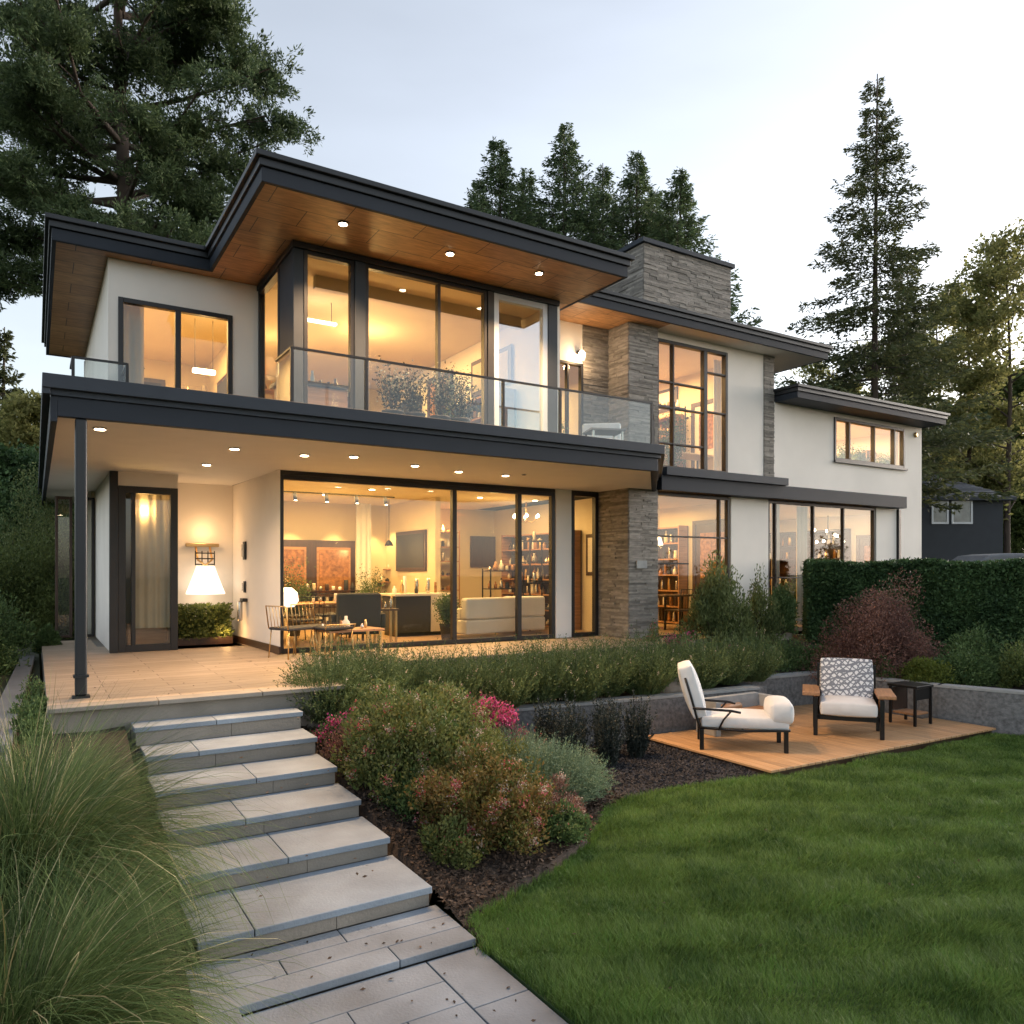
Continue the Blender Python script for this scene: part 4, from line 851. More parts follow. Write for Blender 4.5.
for i, (x, y, lab) in enumerate(((9.9, 9.8, 'dark green low shrub above the wall corner'), (10.7, 9.7, 'dark green low shrub behind the set back wall, left one'), (11.45, 9.65, 'dark green low shrub behind the set back wall, middle one'), (12.1, 9.5, 'dark green low shrub behind the set back wall, right one'))):
    bush('low_shrub', lab, 'shrub', x, y, -.6, .52, .45, .48, 9000, .05, .02, 'darkshrub', 36, 180 + i, 'low shrubs above the back wall', flowers=[('magenta', 260, .03)] if i in (1,) else None)
bush('flowering_shrub', 'low row of magenta flowers under the green shrub by the right window', 'shrub', 9.95, 10.35, -.35, .6, .3, .38, 6000, .04, .018, 'darkshrub', 24, 186, flowers=[('magenta', 800, .035)])
bush('flowering_shrub', 'single red flowering plant at the foot of the stone pillar', 'shrub', 9.65, 10.6, -.3, .2, .2, .55, 2200, .04, .018, 'oleander', 14, 187, flowers=[('pinkred', 160, .04)])
bush('green_shrub', 'tall loose green shrub in front of the right ground floor window', 'shrub', 11.35, 10.5, -.35, .78, .55, 1.95, 17000, .085, .028, 'oleander', 46, 190, upright=.9, spread=.16, stems=26, shape=.95)
bush('green_shrub', 'slender young shrub right of the tall loose green one', 'shrub', 12.55, 10.5, -.3, .42, .35, 1.45, 5000, .08, .026, 'oleander', 22, 191, upright=.9, spread=.2, stems=16)
bush('green_shrub', 'small round shrub under the wide window by the hedge end', 'shrub', 13.5, 10.75, .0, .42, .3, .85, 6500, .06, .03, 'darkshrub', 24, 192, spread=.22)
bush('maple_shrub', 'purple red japanese maple in front of the hedge', 'shrub', 13.15, 8.35, -.62, 1.2, .95, 1.5, 40000, .05, .018, 'redbush', 80, 195, spread=.17, upright=.1, stems=30)
bush('low_shrub', 'bright yellow green bush above the right wall by the side table', 'shrub', 12.95, 7.35, -.64, .36, .34, .40, 8000, .045, .022, 'yellowgreen', 30, 200)
for i, (x, y, r, h, m, lab) in enumerate(((13.55, 7.0, .5, .55, 'darkshrub', 'dark green bush right of the yellow green one'), (14.3, 7.3, .6, .8, 'darkshrub', 'taller green bush at the foot of the hedge'), (13.85, 6.1, .5, .6, 'midgreen', 'leafy green bush above the right wall near the photo edge'), (14.8, 6.4, .7, .85, 'darkshrub', 'green bush filling the bed at the right photo edge'), (12.75, 8.2, .4, .4, 'darkshrub', 'low green bush tucked under the purple maple'), (14.4, 5.1, .6, .6, 'darkshrub', 'green bush over the right wall beyond the lawn'), (12.6, 9.2, .5, .5, 'darkshrub', 'dark bush between the wall corner and the purple maple'))):
    bush('low_shrub', lab, 'shrub', x, y, -.66, r, r * .9, h, 11000, .06, .024, m, 36, 210 + i, spread=.22)
bush('pale_flower_shrub', 'pale flowering shrub showing over the hedge at the right', 'shrub', 20.2, 8.4, -.3, 1.2, 1.0, 2.15, 12000, .10, .06, 'yellowgreen', 50, 230, flowers=[('palebloom', 2500, .06)], spread=.2)
# left side shrubs
for i, (px, d, r, h, m, lab) in enumerate(((14, 15.5, .95, 2.1, 'midgreen', 'light green shrub beside the low wall at the left edge'), (44, 17.0, .6, 2.5, 'midgreen', 'light green shrub rising behind the canopy post'), (-8, 17.5, 1.5, 3.2, 'darkshrub', 'dark green tall shrub behind the light green ones'), (52, 17, 1.2, 3.2, 'oleander', 'tall green shrub seen beyond the side doors'), (47, 13.4, .16, .35, 'darkshrub', 'small dark plant between the low wall and the terrace'), (-75, 9.8, .8, 1.2, 'darkshrub', 'dark bush outside the low wall at the photo edge'), (30, 20, 1.8, 3.6, 'hedge', 'broad dark shrub mass far back at the left'))):
    x, y = on(px, d); bush('green_shrub', lab, 'shrub', x, y, -.12 if d > 10.7 else -.3, r, r, h, int(9000 * r + 12000), .07, .03, m, 60, 240 + i, spread=.18, stems=20)
for i, (x, y, q, h, lab) in enumerate(((-.85, 13.6, .6, .8, 'dark bush outside the low wall near the left photo edge'), (-.75, 15.2, .65, 1.1, 'dark bush where the low wall ends at the left'), (-1.3, 12.4, .7, .9, 'dark bush at the outer side of the low wall'))):
    bush('green_shrub', lab, 'shrub', x, y, -.2, q, q, h, 14000, .06, .028, 'darkshrub', 40, 270 + i, spread=.2)
rq = random.Random(6)
for i, (x, y, r, h, lab) in enumerate(((-.02, 8.0, .16, .35, 'tufty weed at the foot of the terrace corner'), (-.05, 9.0, .14, .3, 'low green tuft between low wall and terrace'), (-.05, 10.0, .16, .3, 'second green tuft along the terrace side'))):
    bush('ground_plant', lab, 'plant', x, y, -.22, r, r, h, 1800, .04, .016, 'darkshrub', 12, 260 + i)
grass_clump('fountain_grass', 'big arching fountain grass beside the upper steps', -.13, 5.5, -.98, 9500, 1.36, 301)
grass_clump('fountain_grass', 'nearest arching fountain grass at the bottom left', -.15, 4.15, -1.22, 9000, 1.12, 302)
grass_clump('fountain_grass', 'fountain grass at the left edge behind the nearest clump', -.75, 4.7, -1.1, 4500, 1.0, 304 - 1)
grass_clump('fountain_grass', 'fountain grass clump just below the terrace wall', .1, 6.7, -.68, 4000, .72, 304)

# boulder
rng = np.random.default_rng(3); mb = MB()
mb.lathe([(.02, -.12), (.26, -.1), (.33, .03), (.27, .14), (.12, .2), (.02, .21)], (0, 0, 0), 14); x, y = 8.35, 8.75
mb.v = [(a * 1.2 + x + rng.normal() * .018, b * .7 + y + rng.normal() * .018, c - .5 + rng.normal() * .015) for a, b, c in mb.v]
tag(mb.build('boulder', 'rock', sub=1), 'brown boulder lying on the soil above the retaining wall', 'rock')
x, y = gz(611, 803, -1.17)
t = thing('ground_light', 'small round white garden light in the lawn edge', 'light', (x, y, -1.2)); MB().lathe([(.045, 0), (.048, .012), (.045, .02)], (x, y, -1.19), 16).build('housing', 'white', t); MB().lathe([(.03, 0), (.03, .006)], (x, y, -1.1695), 16).build('lens', 'ceramic', t)

# ------------------------------------------------------------------ garden furniture
def rbox(x0, x1, y0, y1, z0, z1): return MB().box(x0, x1, y0, y1, z0, z1)
def set_at(t, loc, rz): t.location = loc; t.rotation_euler = (0, 0, rz)
def padded(x0, x1, y0, y1, z0, z1, puff=.03, n=7):
    """a stuffed cushion: box grid with crowned faces"""
    mb = MB(); V = []; Fc = []; idx = {}
    def vert(i, j, k):
        key = (i, j, k)
        if key not in idx:
            a, b, c = i / n, j / n, k / 2
            X = x0 + (x1 - x0) * a; Y = y0 + (y1 - y0) * b; Z = z0 + (z1 - z0) * c
            ca = math.sin(math.pi * a) ** .5 if 0 < a < 1 else 0; cb = math.sin(math.pi * b) ** .5 if 0 < b < 1 else 0
            Z += (c - .5) * 2 * puff * ca * cb; cz = 1 - (2 * c - 1) ** 2
            X += (1 if a == 1 else -1 if a == 0 else 0) * puff * .6 * cz * cb; Y += (1 if b == 1 else -1 if b == 0 else 0) * puff * .6 * cz * ca
            idx[key] = len(V); V.append((X, Y, Z))
        return idx[key]
    for i in range(n):
        for j in range(n):
            Fc.append((vert(i, j, 0), vert(i, j + 1, 0), vert(i + 1, j + 1, 0), vert(i + 1, j, 0))); Fc.append((vert(i, j, 2), vert(i + 1, j, 2), vert(i + 1, j + 1, 2), vert(i, j + 1, 2)))
        for k in range(2):
            Fc.append((vert(i, 0, k), vert(i + 1, 0, k), vert(i + 1, 0, k + 1), vert(i, 0, k + 1))); Fc.append((vert(i + 1, n, k), vert(i, n, k), vert(i, n, k + 1), vert(i + 1, n, k + 1)))
            Fc.append((vert(0, i + 1, k), vert(0, i, k), vert(0, i, k + 1), vert(0, i + 1, k + 1))); Fc.append((vert(n, i, k), vert(n, i + 1, k), vert(n, i + 1, k + 1), vert(n, i, k + 1)))
    mb.add(V, Fc, True); return mb
def tilt(o, loc, ry): o.location = loc; o.rotation_euler = (0, ry, 0)
# chaise
t = thing('lounge_chair', 'white cushioned chaise lounge with dark frame and a rolled foot end', 'lounge chair')
fr = MB()
for s in (-1, 1):
    y = s * .34
    fr.tube([(-.30, y, .96), (-.22, y, .70), (-.12, y, .34), (-.10, y, .28)], .016, 8)
    fr.tube([(-.13, y, .30), (.5, y, .275), (1.05, y, .30)], .019, 8)
for x_ in (-.10, .45, 1.02): fr.tube([(x_, -.34, .285), (x_, .34, .285)], .014, 8)
fr.tube([(-.22, -.34, .70), (-.22, .34, .70)], .012, 8)
fr.build('frame', 'black', t)
for s in (-1, 1):
    y = s * .37
    MB().tube([(-.20, y, .56), (-.05, y, .555), (.30, y, .54), (.42, y, .52)], .017, 8).build('armrest', 'black', t)
    a = MB().tube([(.30, y, .54), (.20, y, .42), (.14, y * .95, .29)], .013, 8).build('arm_strut', 'black', t)
for x_ in (-.08, 1.0):
    for y in (-.32, .32): MB().box(x_ - .028, x_ + .028, y - .028, y + .028, 0, .28).build('leg', 'black', t, bevel=.008)
padded(-.08, 1.04, -.33, .33, .30, .45, .04).build('seat_cushion', 'cushion', t, bevel=.02, sub=1)
c = padded(0, .72, -.32, .32, -.095, .085, .045).build('back_cushion', 'cushion', t, bevel=.02, sub=1); tilt(c, (-.10, 0, .42), R(-90 - 17))
padded(.80, 1.10, -.34, .34, .38, .64, .05).build('foot_bolster', 'cushion', t, bevel=.07, sub=1)
set_at(t, (7.88, 7.54, -1.10), R(-43))
# armchair
t = thing('armchair', 'white cushioned armchair with wooden arms and a patterned back cushion', 'armchair')
for x_ in (.34, -.30):
    for s in (-1, 1): MB().box(x_ - .03, x_ + .03, s * .44 - .03, s * .44 + .03, 0, .56 if x_ > 0 else .60).build('leg', 'black', t, bevel=.008)
fr = MB(); fr.box(-.33, .34, -.41, -.37, .24, .31); fr.box(-.33, .34, .37, .41, .24, .31); fr.box(.30, .34, -.409, .409, .235, .305); fr.box(-.34, -.30, -.409, .409, .245, .30)
fr.box(-.36, -.32, -.41, -.36, .3, .98); fr.box(-.36, -.32, .36, .41, .3, .98); fr.box(-.355, -.325, -.36, .36, .9, .95)
fr.build('frame', 'black', t, bevel=.006)
for s in (-1, 1):
    MB().box(-.42, .40, s * .50 - .12, s * .50 + .12, .602 - .02, .632).build('armrest', 'wood', t, bevel=.008)
    MB().box(-.28, .30, s * .45 - .012, s * .45 + .012, .33, .56).build('side_panel', 'wood', t)
padded(-.28, .43, -.375, .375, .32, .50, .045).build('seat_cushion', 'cushion', t, bevel=.02, sub=1)
# lattice printed fabric
m, tr_, p = newmat('patterned_fabric'); N, L = tr_.nodes, tr_.links
tc = N.new('ShaderNodeTexCoord'); acc = None
for ang, sc in ((.9, 9), (-.75, 10), (.2, 7)):
    mp = N.new('ShaderNodeMapping'); mp.inputs['Rotation'].default_value = (0, 0, ang); L.new(tc.outputs['Object'], mp.inputs[0])
    wv = N.new('ShaderNodeTexWave'); wv.inputs['Scale'].default_value = sc * .5; wv.inputs['Distortion'].default_value = 5; wv.inputs['Detail'].default_value = 3; wv.inputs['Detail Scale'].default_value = 1.6; L.new(mp.outputs[0], wv.inputs[0])
    lt = N.new('ShaderNodeMath'); lt.operation = 'GREATER_THAN'; lt.inputs[1].default_value = .80; L.new(wv.outputs['Fac'], lt.inputs[0])
    if acc is None: acc = lt.outputs[0]
    else: mm = N.new('ShaderNodeMath'); mm.operation = 'MAXIMUM'; L.new(acc, mm.inputs[0]); L.new(lt.outputs[0], mm.inputs[1]); acc = mm.outputs[0]
mc = N.new('ShaderNodeMix'); mc.data_type = 'RGBA'; L.new(acc, mc.inputs[0]); mc.inputs[6].default_value = (.72, .73, .75, 1); mc.inputs[7].default_value = (.20, .215, .25, 1); L.new(mc.outputs[2], p.inputs['Base Color']); p.inputs['Roughness'].default_value = .9
M['pattern'] = m
c = padded(0, .60, -.36, .36, -.07, .07, .035).build('back_cushion', 'pattern', t, bevel=.015, sub=1); tilt(c, (-.22, 0, .47), R(-90 - 13))
set_at(t, (10.22, 6.98, -1.10), R(-143))
# side table
t = thing('side_table', 'black square side table with a reddish lower shelf by the right wall', 'side table', (11.72, 6.9, -1.1))
def tb(x0, x1, y0, y1, z0, z1): return MB().box(11.72 + x0 * .85, 11.72 + x1 * .85, 6.9 + y0, 6.9 + y1, -1.1 + z0, -1.1 + z1)
for sx in (-1, 1):
    for sy in (-1, 1): tb(sx * .25 - .02, sx * .25 + .02, sy * .2 - .02, sy * .2 + .02, 0, .58).build('leg', 'black', t, bevel=.004)
tb(-.28, .28, -.24, .24, .582, .62).build('table_top', 'black', t, bevel=.006); tb(-.228, .228, -.205, -.195, .40, .57).build('front_panel', 'black', t); tb(-.22, .22, -.18, .18, .16, .19).build('shelf', 'wood', t, bevel=.004)
tb(-.22, .22, .17, .185, .2, .56).build('back_panel', 'darkwood', t)
# trough bench
bx0, bx1 = at(706, 8.0), at(768, 8.0)
t = thing('garden_bench', 'low grey concrete bench with warm wood slats behind the chaise', 'bench', ((bx0 + bx1) / 2, 8.0, -1.1))
MB().box(bx0, bx0 + .1, 7.8, 8.2, -1.1, -.60).build('side', 'concap', t, bevel=.008); MB().box(bx1 - .1, bx1, 7.8, 8.2, -1.1, -.62).build('side', 'concap', t, bevel=.008)
MB().box(bx0 + .1, bx1 - .1, 8.1, 8.2, -1.1, -.60).build('backrest', 'concap', t, bevel=.006)
mb = MB()
for i in range(3): mb.box(bx0 + .1, bx1 - .1, 7.80 + i * .1, 7.89 + i * .1, -.87, -.80)
mb.build('seat', 'wood', t, bevel=.008)
x_, y_ = (bx0 * .72 + bx1 * .28), 7.98
tag(MB().tube([(bx0 + .14, 7.97, -.74), (bx0 + .7, 7.99, -.74)], .055, 14).build('bolster', 'wood', None), 'tan roll cushion lying on the low concrete bench', 'cushion')

# ------------------------------------------------------------------ terrace furniture and lamp
def wire_chair(label, x, y, rz, mat='brass', seat='darkstuff', h=.78, cat='chair', name='wire_chair', z=0, w=.24, group=None):
    t = thing(name, label, cat, group=group); 
    for sx in (-1, 1):
        for sy in (-1, 1): MB().tube([(sx * (w - .03), sy * (w - .02), .42), (sx * w, sy * w, 0)], .010, 6).build('leg', mat, t)
    MB().box(-w, w, -w, w, .42, .46).build('seat', seat, t, bevel=.015)
    b = MB(); b.tube([(-w, -w, .44), (-w - .05, -w, h), (-w - .05, w, h), (-w, w, .44)], .010, 6)
    for k in range(5): b.tube([(-w, -w + .08 + k * .08, .46), (-w - .05, -w + .08 + k * .08, h)], .005, 5)
    b.build('backrest', mat, t)
    set_at(t, (x, y, z), rz); return t
def simple_table(name, label, x, y, w, d, h, rz=0, top='wood', leg='black', z=0, group=None, th=.035):
    t = thing(name, label, 'table', group=group); MB().box(-w / 2, w / 2, -d / 2, d / 2, h - th, h).build('table_top', top, t, bevel=.006)
    for sx in (-1, 1):
        for sy in (-1, 1): MB().box(sx * (w / 2 - .05) - .018, sx * (w / 2 - .05) + .018, sy * (d / 2 - .05) - .018, sy * (d / 2 - .05) + .018, 0, h - th).build('leg', leg, t)
    set_at(t, (x, y, z), rz); return t
wire_chair('brass wire chair at the left edge of the big glass wall', at(292, 11.5), 11.5, R(20)); wire_chair('brass wire chair facing the glass coffee table on the terrace', at(316, 11.7), 11.7, R(-60))
simple_table('coffee_table', 'low brass legged table on the terrace before the glass wall', at(350, 11.45), 11.45, .95, .5, .40, R(8), 'wood', 'brass')
wire_chair('small brass stool chair under the end of the terrace table', at(333, 11.25), 11.3, R(100), h=.5)
def vessel(name, label, cat, x, y, z, r, h, mat, group=None, neck=.4):
    o = MB().lathe([(r * .8, 0), (r, h * .08), (r, h * .55), (r * neck, h * .75), (r * neck, h)], (x, y, z), 12).build(name, mat); return tag(o, label, cat, group)
vessel('vase', 'small pale vase on the terrace table', 'vase', at(346, 11.45), 11.45, .4, .06, .2, 'ceramic')
wl = (at(205, 14.5), 14.5)
t = thing('wall_lamp', 'oversized lit white bell shade lamp on the recessed terrace wall', 'lamp', (wl[0], 14.8, 1.8))
MB().box(wl[0] - .28, wl[0] + .28, 14.70, 14.799, 1.74, 1.80).build('bracket', 'brass', t, bevel=.006)
MB().tube([(wl[0] - .12, 14.72, 1.74), (wl[0] - .12, 14.5, 1.5), (wl[0], 14.48, 1.40)], .018, 8).build('arm', 'brass', t); MB().tube([(wl[0] + .12, 14.72, 1.74), (wl[0] + .12, 14.5, 1.5), (wl[0], 14.48, 1.40)], .018, 8).build('arm', 'brass', t)
cg = MB()
for z_ in (1.42, 1.52, 1.62): cg.tube([(wl[0] - .16, 14.5, z_), (wl[0] + .16, 14.5, z_)], .012, 6)
for x_ in (-.16, -.05, .05, .16): cg.tube([(wl[0] + x_, 14.5, 1.40), (wl[0] + x_, 14.5, 1.66)], .010, 6)
cg.build('cage', 'black', t)
MB().lathe([(.15, .50), (.19, .38), (.27, .16), (.325, .02), (.325, 0), (.31, 0), (.26, .15), (.14, .48)], (wl[0], 14.45, .89), 28).build('lamp_shade', 'shade', t)
point(wl[0], 14.1, .72, 1.6, (1, .6, .28), .12); point(wl[0], 14.5, 2.0, 4.0, (1, .6, .28), .1)
t = thing('planter', 'green shrub in a low planter glowing under the wall lamp', 'planter', (wl[0], 14.4, 0))
MB().box(2.05, 3.0, 14.2, 14.6, .002, .14).build('box', 'darkwood', t, bevel=.01)
rng = np.random.default_rng(77); n = 6000; b = np.stack([rng.uniform(2.1, 2.98, n), rng.normal(14.38, .12, n), .14 + .55 * rng.uniform(0, 1, n) ** 1.3], 1)
npmesh('foliage', leaves(rng, b, rng.normal(size=(n, 3)) + np.array([0, 0, .4]), .07, .035), 4, 'midgreen', t); point(2.85, 14.05, .22, 3, (1, .55, .2), .05)
def wallfix(name, label, z, h, w, lit=False):
    yy = 13.95; xx = 3.155
    t = thing(name, label, 'wall fixture', (xx, yy, z)); MB().box(xx - .03, xx, yy - w / 2, yy + w / 2, z - h / 2, z + h / 2).build('box', 'metal', t, bevel=.006)
    MB().box(xx - .06, xx - .032, yy - w * .3, yy + w * .3, z - h * .35, z + h * .35).build('face', 'bulb' if lit else 'steel', t, bevel=.004)
wallfix('intercom', 'small dark intercom panel on the angled terrace wall', 1.66, .32, .16); wallfix('wall_switch', 'narrow black switch under the intercom', 1.02, .2, .09)
yy = 13.9; t = thing('wall_lantern', 'slim steel wall lantern below the switch', 'wall lamp', (3.15, yy, .6)); MB().box(3.07, 3.155, yy - .1, yy + .1, .76, .82).build('bracket', 'metal', t); MB().lathe([(.04, 0), (.045, .02), (.045, .32), (.04, .34)], (3.05, yy, .43), 14).build('cylinder', 'steel', t)
# curtain helper
def curtain(label, x0, x1, y, z0, z1, mat='curtain', amp=.035, name='curtain', ax='x'):
    n = max(8, int(abs(x1 - x0) / .022)); V = []; 
    for i in range(n + 1):
        a = x0 + (x1 - x0) * i / n; o = amp * math.sin(i * 1.15) + amp * .4 * math.sin(i * .37)
        for z in (z0, z1): V.append((a, y + o, z) if ax == 'x' else (y + o, a, z))
    m_ = len(V); V += [(p[0] + (.006 if ax != 'x' else 0), p[1] + (.006 if ax == 'x' else 0), p[2]) for p in V]
    F_ = [(2 * i, 2 * i + 2, 2 * i + 3, 2 * i + 1) for i in range(n)] + [(m_ + 2 * i, m_ + 2 * i + 1, m_ + 2 * i + 3, m_ + 2 * i + 2) for i in range(n)]
    return tag(MB().add(V, F_, True).build(name, mat), label, 'curtain')
curtain('pale grey curtain behind the narrow glass door at the left', 1.38, 1.95, 14.0, .35, 2.6, amp=.03)
tag(MB().box(1.3, 1.92, 14.15, 14.45, .0, .42).build('low_cabinet', 'wood', bevel=.01), 'low wooden cabinet behind the narrow glass door', 'cabinet'); point(1.55, 13.95, 2.3, 8)

# ------------------------------------------------------------------ interiors
def picture(label, x0, x1, y, z0, z1, mat='amber'):
    t = thing('picture', label, 'picture', ((x0 + x1) / 2, y, z0)); MB().box(x0, x1, y - .04, y, z0, z1).build('frame', 'darkwood', t, bevel=.004); MB().box(x0 + .08, x1 - .08, y - .048, y - .041, z0 + .08, z1 - .08).build('canvas', mat, t)
def potted(label, x, y, z, r, h, mat='darkshrub', n=2500, pot='darkstuff', seed=1, ph=.3):
    t = thing('potted_plant', label, 'potted plant', (x, y, z)); MB().lathe([(.10, 0), (.14, ph * .9), (.15, ph), (.12, ph), (.11, ph * .9)], (x, y, z + .001), 16).build('pot', pot, t)
    rng = np.random.default_rng(seed); mb = MB(); nb = 9; T = []
    for i in range(nb):
        a = rng.uniform(0, 6.28); e = np.array([x + math.cos(a) * r * rng.uniform(.2, .9), y + math.sin(a) * r * rng.uniform(.2, .6), z + ph + (h - ph) * rng.uniform(.5, 1)]); tubes_np(mb, (x, y, z + ph * .8), tuple(e), .009, .003, .05, 5, 4, rng); T.append(e)
    mb.build('stems', 'twig', t); T = np.array(T); k = rng.integers(0, nb, n); f = rng.uniform(.25, 1.05, n)[:, None]; b0 = np.array([x, y, z + ph * .8]); b = b0 + (T[k] - b0) * f + rng.normal(size=(n, 3)) * r * .22
    npmesh('foliage', leaves(rng, b, rng.normal(size=(n, 3)) + np.array([0, 0, .3]), .05, .022), 4, mat, t)
YB = 17.28
def wall_cab(label, x0, x1, z0, z1, doors=2, y=YB):
    t = thing('wall_cabinet', label, 'cabinet', ((x0 + x1) / 2, y, z0)); MB().box(x0, x1, y - .22, y, z0, z1).build('body', 'darkwood', t, bevel=.008); w_ = (x1 - x0) / doors
    for i in range(doors):
        a = x0 + i * w_ + .12; b = x0 + (i + 1) * w_ - .12; d_ = MB().box(a, b, y - .24, y - .221, z0 + .16, z1 - .16).build('door', 'wood', t); MB().box(a + .05, b - .05, y - .25, y - .241, z0 + .22, z1 - .22).build('glass', 'amber', d_)
    return t
wall_cab('dark wooden wall cabinet with amber glass doors in the great room', at(262, YB), at(352, YB), .55, 2.0, 2)
curtain('white full height curtain beside the dark wall cabinet', at(356, 16.8), at(371, 16.8), 16.8, 0, 2.86, 'white', .02)
def pendant(label, x, y, zc, zl, r=.12, h=.16, mat='shade', pw=6, name='pendant_lamp'):
    t = thing(name, label, 'lamp', (x, y, zc)); MB().tube([(x, y, zc), (x, y, zl + h)], .006, 6).build('cord', 'black', t)
    MB().lathe([(r * .25, h), (r * .6, h * .7), (r, 0), (r * .95, 0), (r * .2, h * .9)], (x, y, zl), 18).build('lamp_shade', mat, t); MB().lathe([(.01, 0), (.035, .03), (.035, .06), (.01, .09)], (x, y, zl + .01), 10).build('bulb', 'bulb', t)
    if pw: point(x, y, zl - .06, pw)
pendant('small black pendant lamp over the kitchen shelf', at(389, 15.6), 15.6, 2.86, 1.85, .1, .12, 'black', 14)
t = thing('track_light', 'thin ceiling track with small spots in the great room', 'ceiling light', (4.8, 14.2, 2.8)); MB().box(3.9, 6.1, 14.2, 14.225, 2.76, 2.785).build('rail', 'black', t)
for i in range(4): x_ = 4.1 + i * .6; s_ = MB().tube([(x_, 14.21, 2.76), (x_, 14.16, 2.62)], .035, 10).build('spot', 'black', t); MB().lathe([(.028, 0), (.028, .004)], (x_, 14.15, 2.608), 10).build('lens', 'bulb', s_)
for i, (px, py) in enumerate(((402, 506), (415, 504.5), (314, 516), (325, 494), (372, 489), (480, 497), (535, 500))):
    x, y = gz(px, py, 2.87); t = thing('ceiling_spot', 'round lit ceiling spot inside the great room', 'ceiling light', (x, y, 2.87), 'ceiling spots in the great room'); MB().lathe([(.07, -.01), (.07, 0)], (x, y, 2.868), 14).build('ring', 'white', t); MB().lathe([(.055, 0), (.055, .004)], (x, y, 2.852), 14).build('lens', 'bulb', t)
# kitchen counter
cx0, cx1, cy = at(396, 13.9), at(452, 13.9), 13.9
t = thing('kitchen_counter', 'dark fronted kitchen counter with lit pale cabinets behind the glass wall', 'kitchen counter', ((cx0 + cx1) / 2, cy, 0))
MB().box(cx0, cx0 + .75, cy, cy + .7, .08, .80).build('base_cabinet', 'darkstuff', t, bevel=.006); MB().box(cx0 + .76, cx1, cy, cy + .7, .08, .80).build('base_cabinet', 'ceramic', t, bevel=.006); MB().box(cx0 - .04, cx1 + .04, cy - .04, cy + .74, .802, .85).build('worktop', 'ceramic', t, bevel=.008); MB().box(cx0 + .03, cx1 - .03, cy + .05, cy + .65, 0.001, .078).build('plinth', 'black', t)
point(cx1 - .3, cy - .35, .45, 5)
rb = random.Random(9)
mats = ['steel', 'ceramic', 'brass', 'amber', 'darkstuff', 'white']
for i in range(0, 16, 2): vessel('bottle', 'bottle or jar standing on the lit kitchen counter', 'bottle', cx0 + .1 + (cx1 - cx0 - .2) * i / 15, cy + rb.uniform(.1, .55), .852, rb.uniform(.03, .06), rb.uniform(.12, .36), rb.choice(mats), 'bottles and jars on the kitchen counter', rb.choice((.35, .9)))
# wall shelves with jars and small things
def shelf(label, x0, x1, y, z, n, cat='shelf', grp=None, d=.28, mat='wood'):
    t = thing('wall_shelf', label, cat, ((x0 + x1) / 2, y, z)); MB().box(x0, x1, y - d, y, z - .03, z).build('board', mat, t, bevel=.004)
    for a in (x0 + .1, x1 - .1): MB().box(a - .01, a + .01, y - d * .8, y - .002, z - .12, z - .031).build('bracket', 'black', t)
    for i in range(n): vessel('jar', f'jar or cup on the {label}', 'jar', x0 + .06 + (x1 - x0 - .12) * (i + .5) / n, y - d * .5, z + .001, rb.uniform(.025, .055), rb.uniform(.08, .26), rb.choice(mats), grp or 'jars on the ' + label, rb.choice((.4, .9)))
for z, a, b, nm in ((1.05, 375, 432, 'lowest'), (1.35, 384, 425, 'middle'), (1.65, 392, 420, 'top')): shelf(f'{nm} wooden kitchen shelf beside the curtain', at(a, 17.2), at(b, 17.2), 17.28, z, 9)
def rack(label, x, y, w, d, h, n, mat='black', z=0):
    t = thing('shelf_rack', label, 'shelf', (x, y, z)); 
    for sx in (-1, 1):
        for sy in (-1, 1): MB().box(x + sx * w / 2 - .012, x + sx * w / 2 + .012, y + sy * d / 2 - .012, y + sy * d / 2 + .012, z, z + h).build('post', mat, t)
    for i in range(n):
        zz = z + .12 + (h - .16) * i / (n - 1); MB().box(x - w / 2 + .013, x + w / 2 - .013, y - d / 2, y + d / 2, zz - .02, zz).build('board', mat, t)
        for k in range(int(w / .15)): vessel('jar', f'jar on the {label}', 'jar', x - w / 2 + .08 + k * .15, y, zz + .001, rb.uniform(.03, .055), rb.uniform(.06, .24), rb.choice(mats + ['wood', 'darkstuff', 'darkwood', 'curtain']), 'jars on the ' + label, rb.choice((.4, .9)))
rack('tall black shelf rack behind the right sliding pane', at(536, 14.0), 14.0, .55, .35, 2.0, 5); rack('low black shelf rack behind the middle sliding pane', at(503, 14.6), 14.6, .85, .35, 1.35, 4)
def sofa(label, x, y, rz, w=1.8, d=.85, mat='ceramic', z=0):
    t = thing('sofa', label, 'sofa'); MB().box(-w / 2, w / 2, -d / 2, d / 2, .08, .36).build('base', mat, t, bevel=.04, seg=3); MB().box(-w / 2, w / 2, d / 2 - .2, d / 2, .362, .78).build('backrest', mat, t, bevel=.05, seg=3)
    for s in (-1, 1): MB().box(s * w / 2 - (.18 if s > 0 else 0), s * w / 2 + (.18 if s < 0 else 0), -d / 2, d / 2 - .202, .362, .58).build('armrest', mat, t, bevel=.04, seg=3)
    for k in (-1, 1): padded(k * (w / 4 - .045) - (w / 4 - .07), k * (w / 4 - .045) + (w / 4 - .07), -d / 2 + .01, d / 2 - .21, .37, .48, .02).build('seat_cushion', mat, t)
    set_at(t, (x, y, z), rz)
sofa('grey beige sofa seen from behind through the middle sliding pane', at(478, 13.3), 13.3, R(190), 1.25, .85, 'ceramic'); sofa('pale sofa at the back of the great room beside the shelf rack', at(507, 14.0), 13.55, R(170), .9, .8, 'cushion')
t = thing('chandelier', 'brass chandelier with several lit bulbs behind the right sliding pane', 'chandelier', (at(526, 14.5), 14.5, 2.87)); x_ = at(526, 14.5)
MB().tube([(x_, 14.5, 2.86), (x_, 14.5, 2.45)], .012, 6).build('rod', 'brass', t)
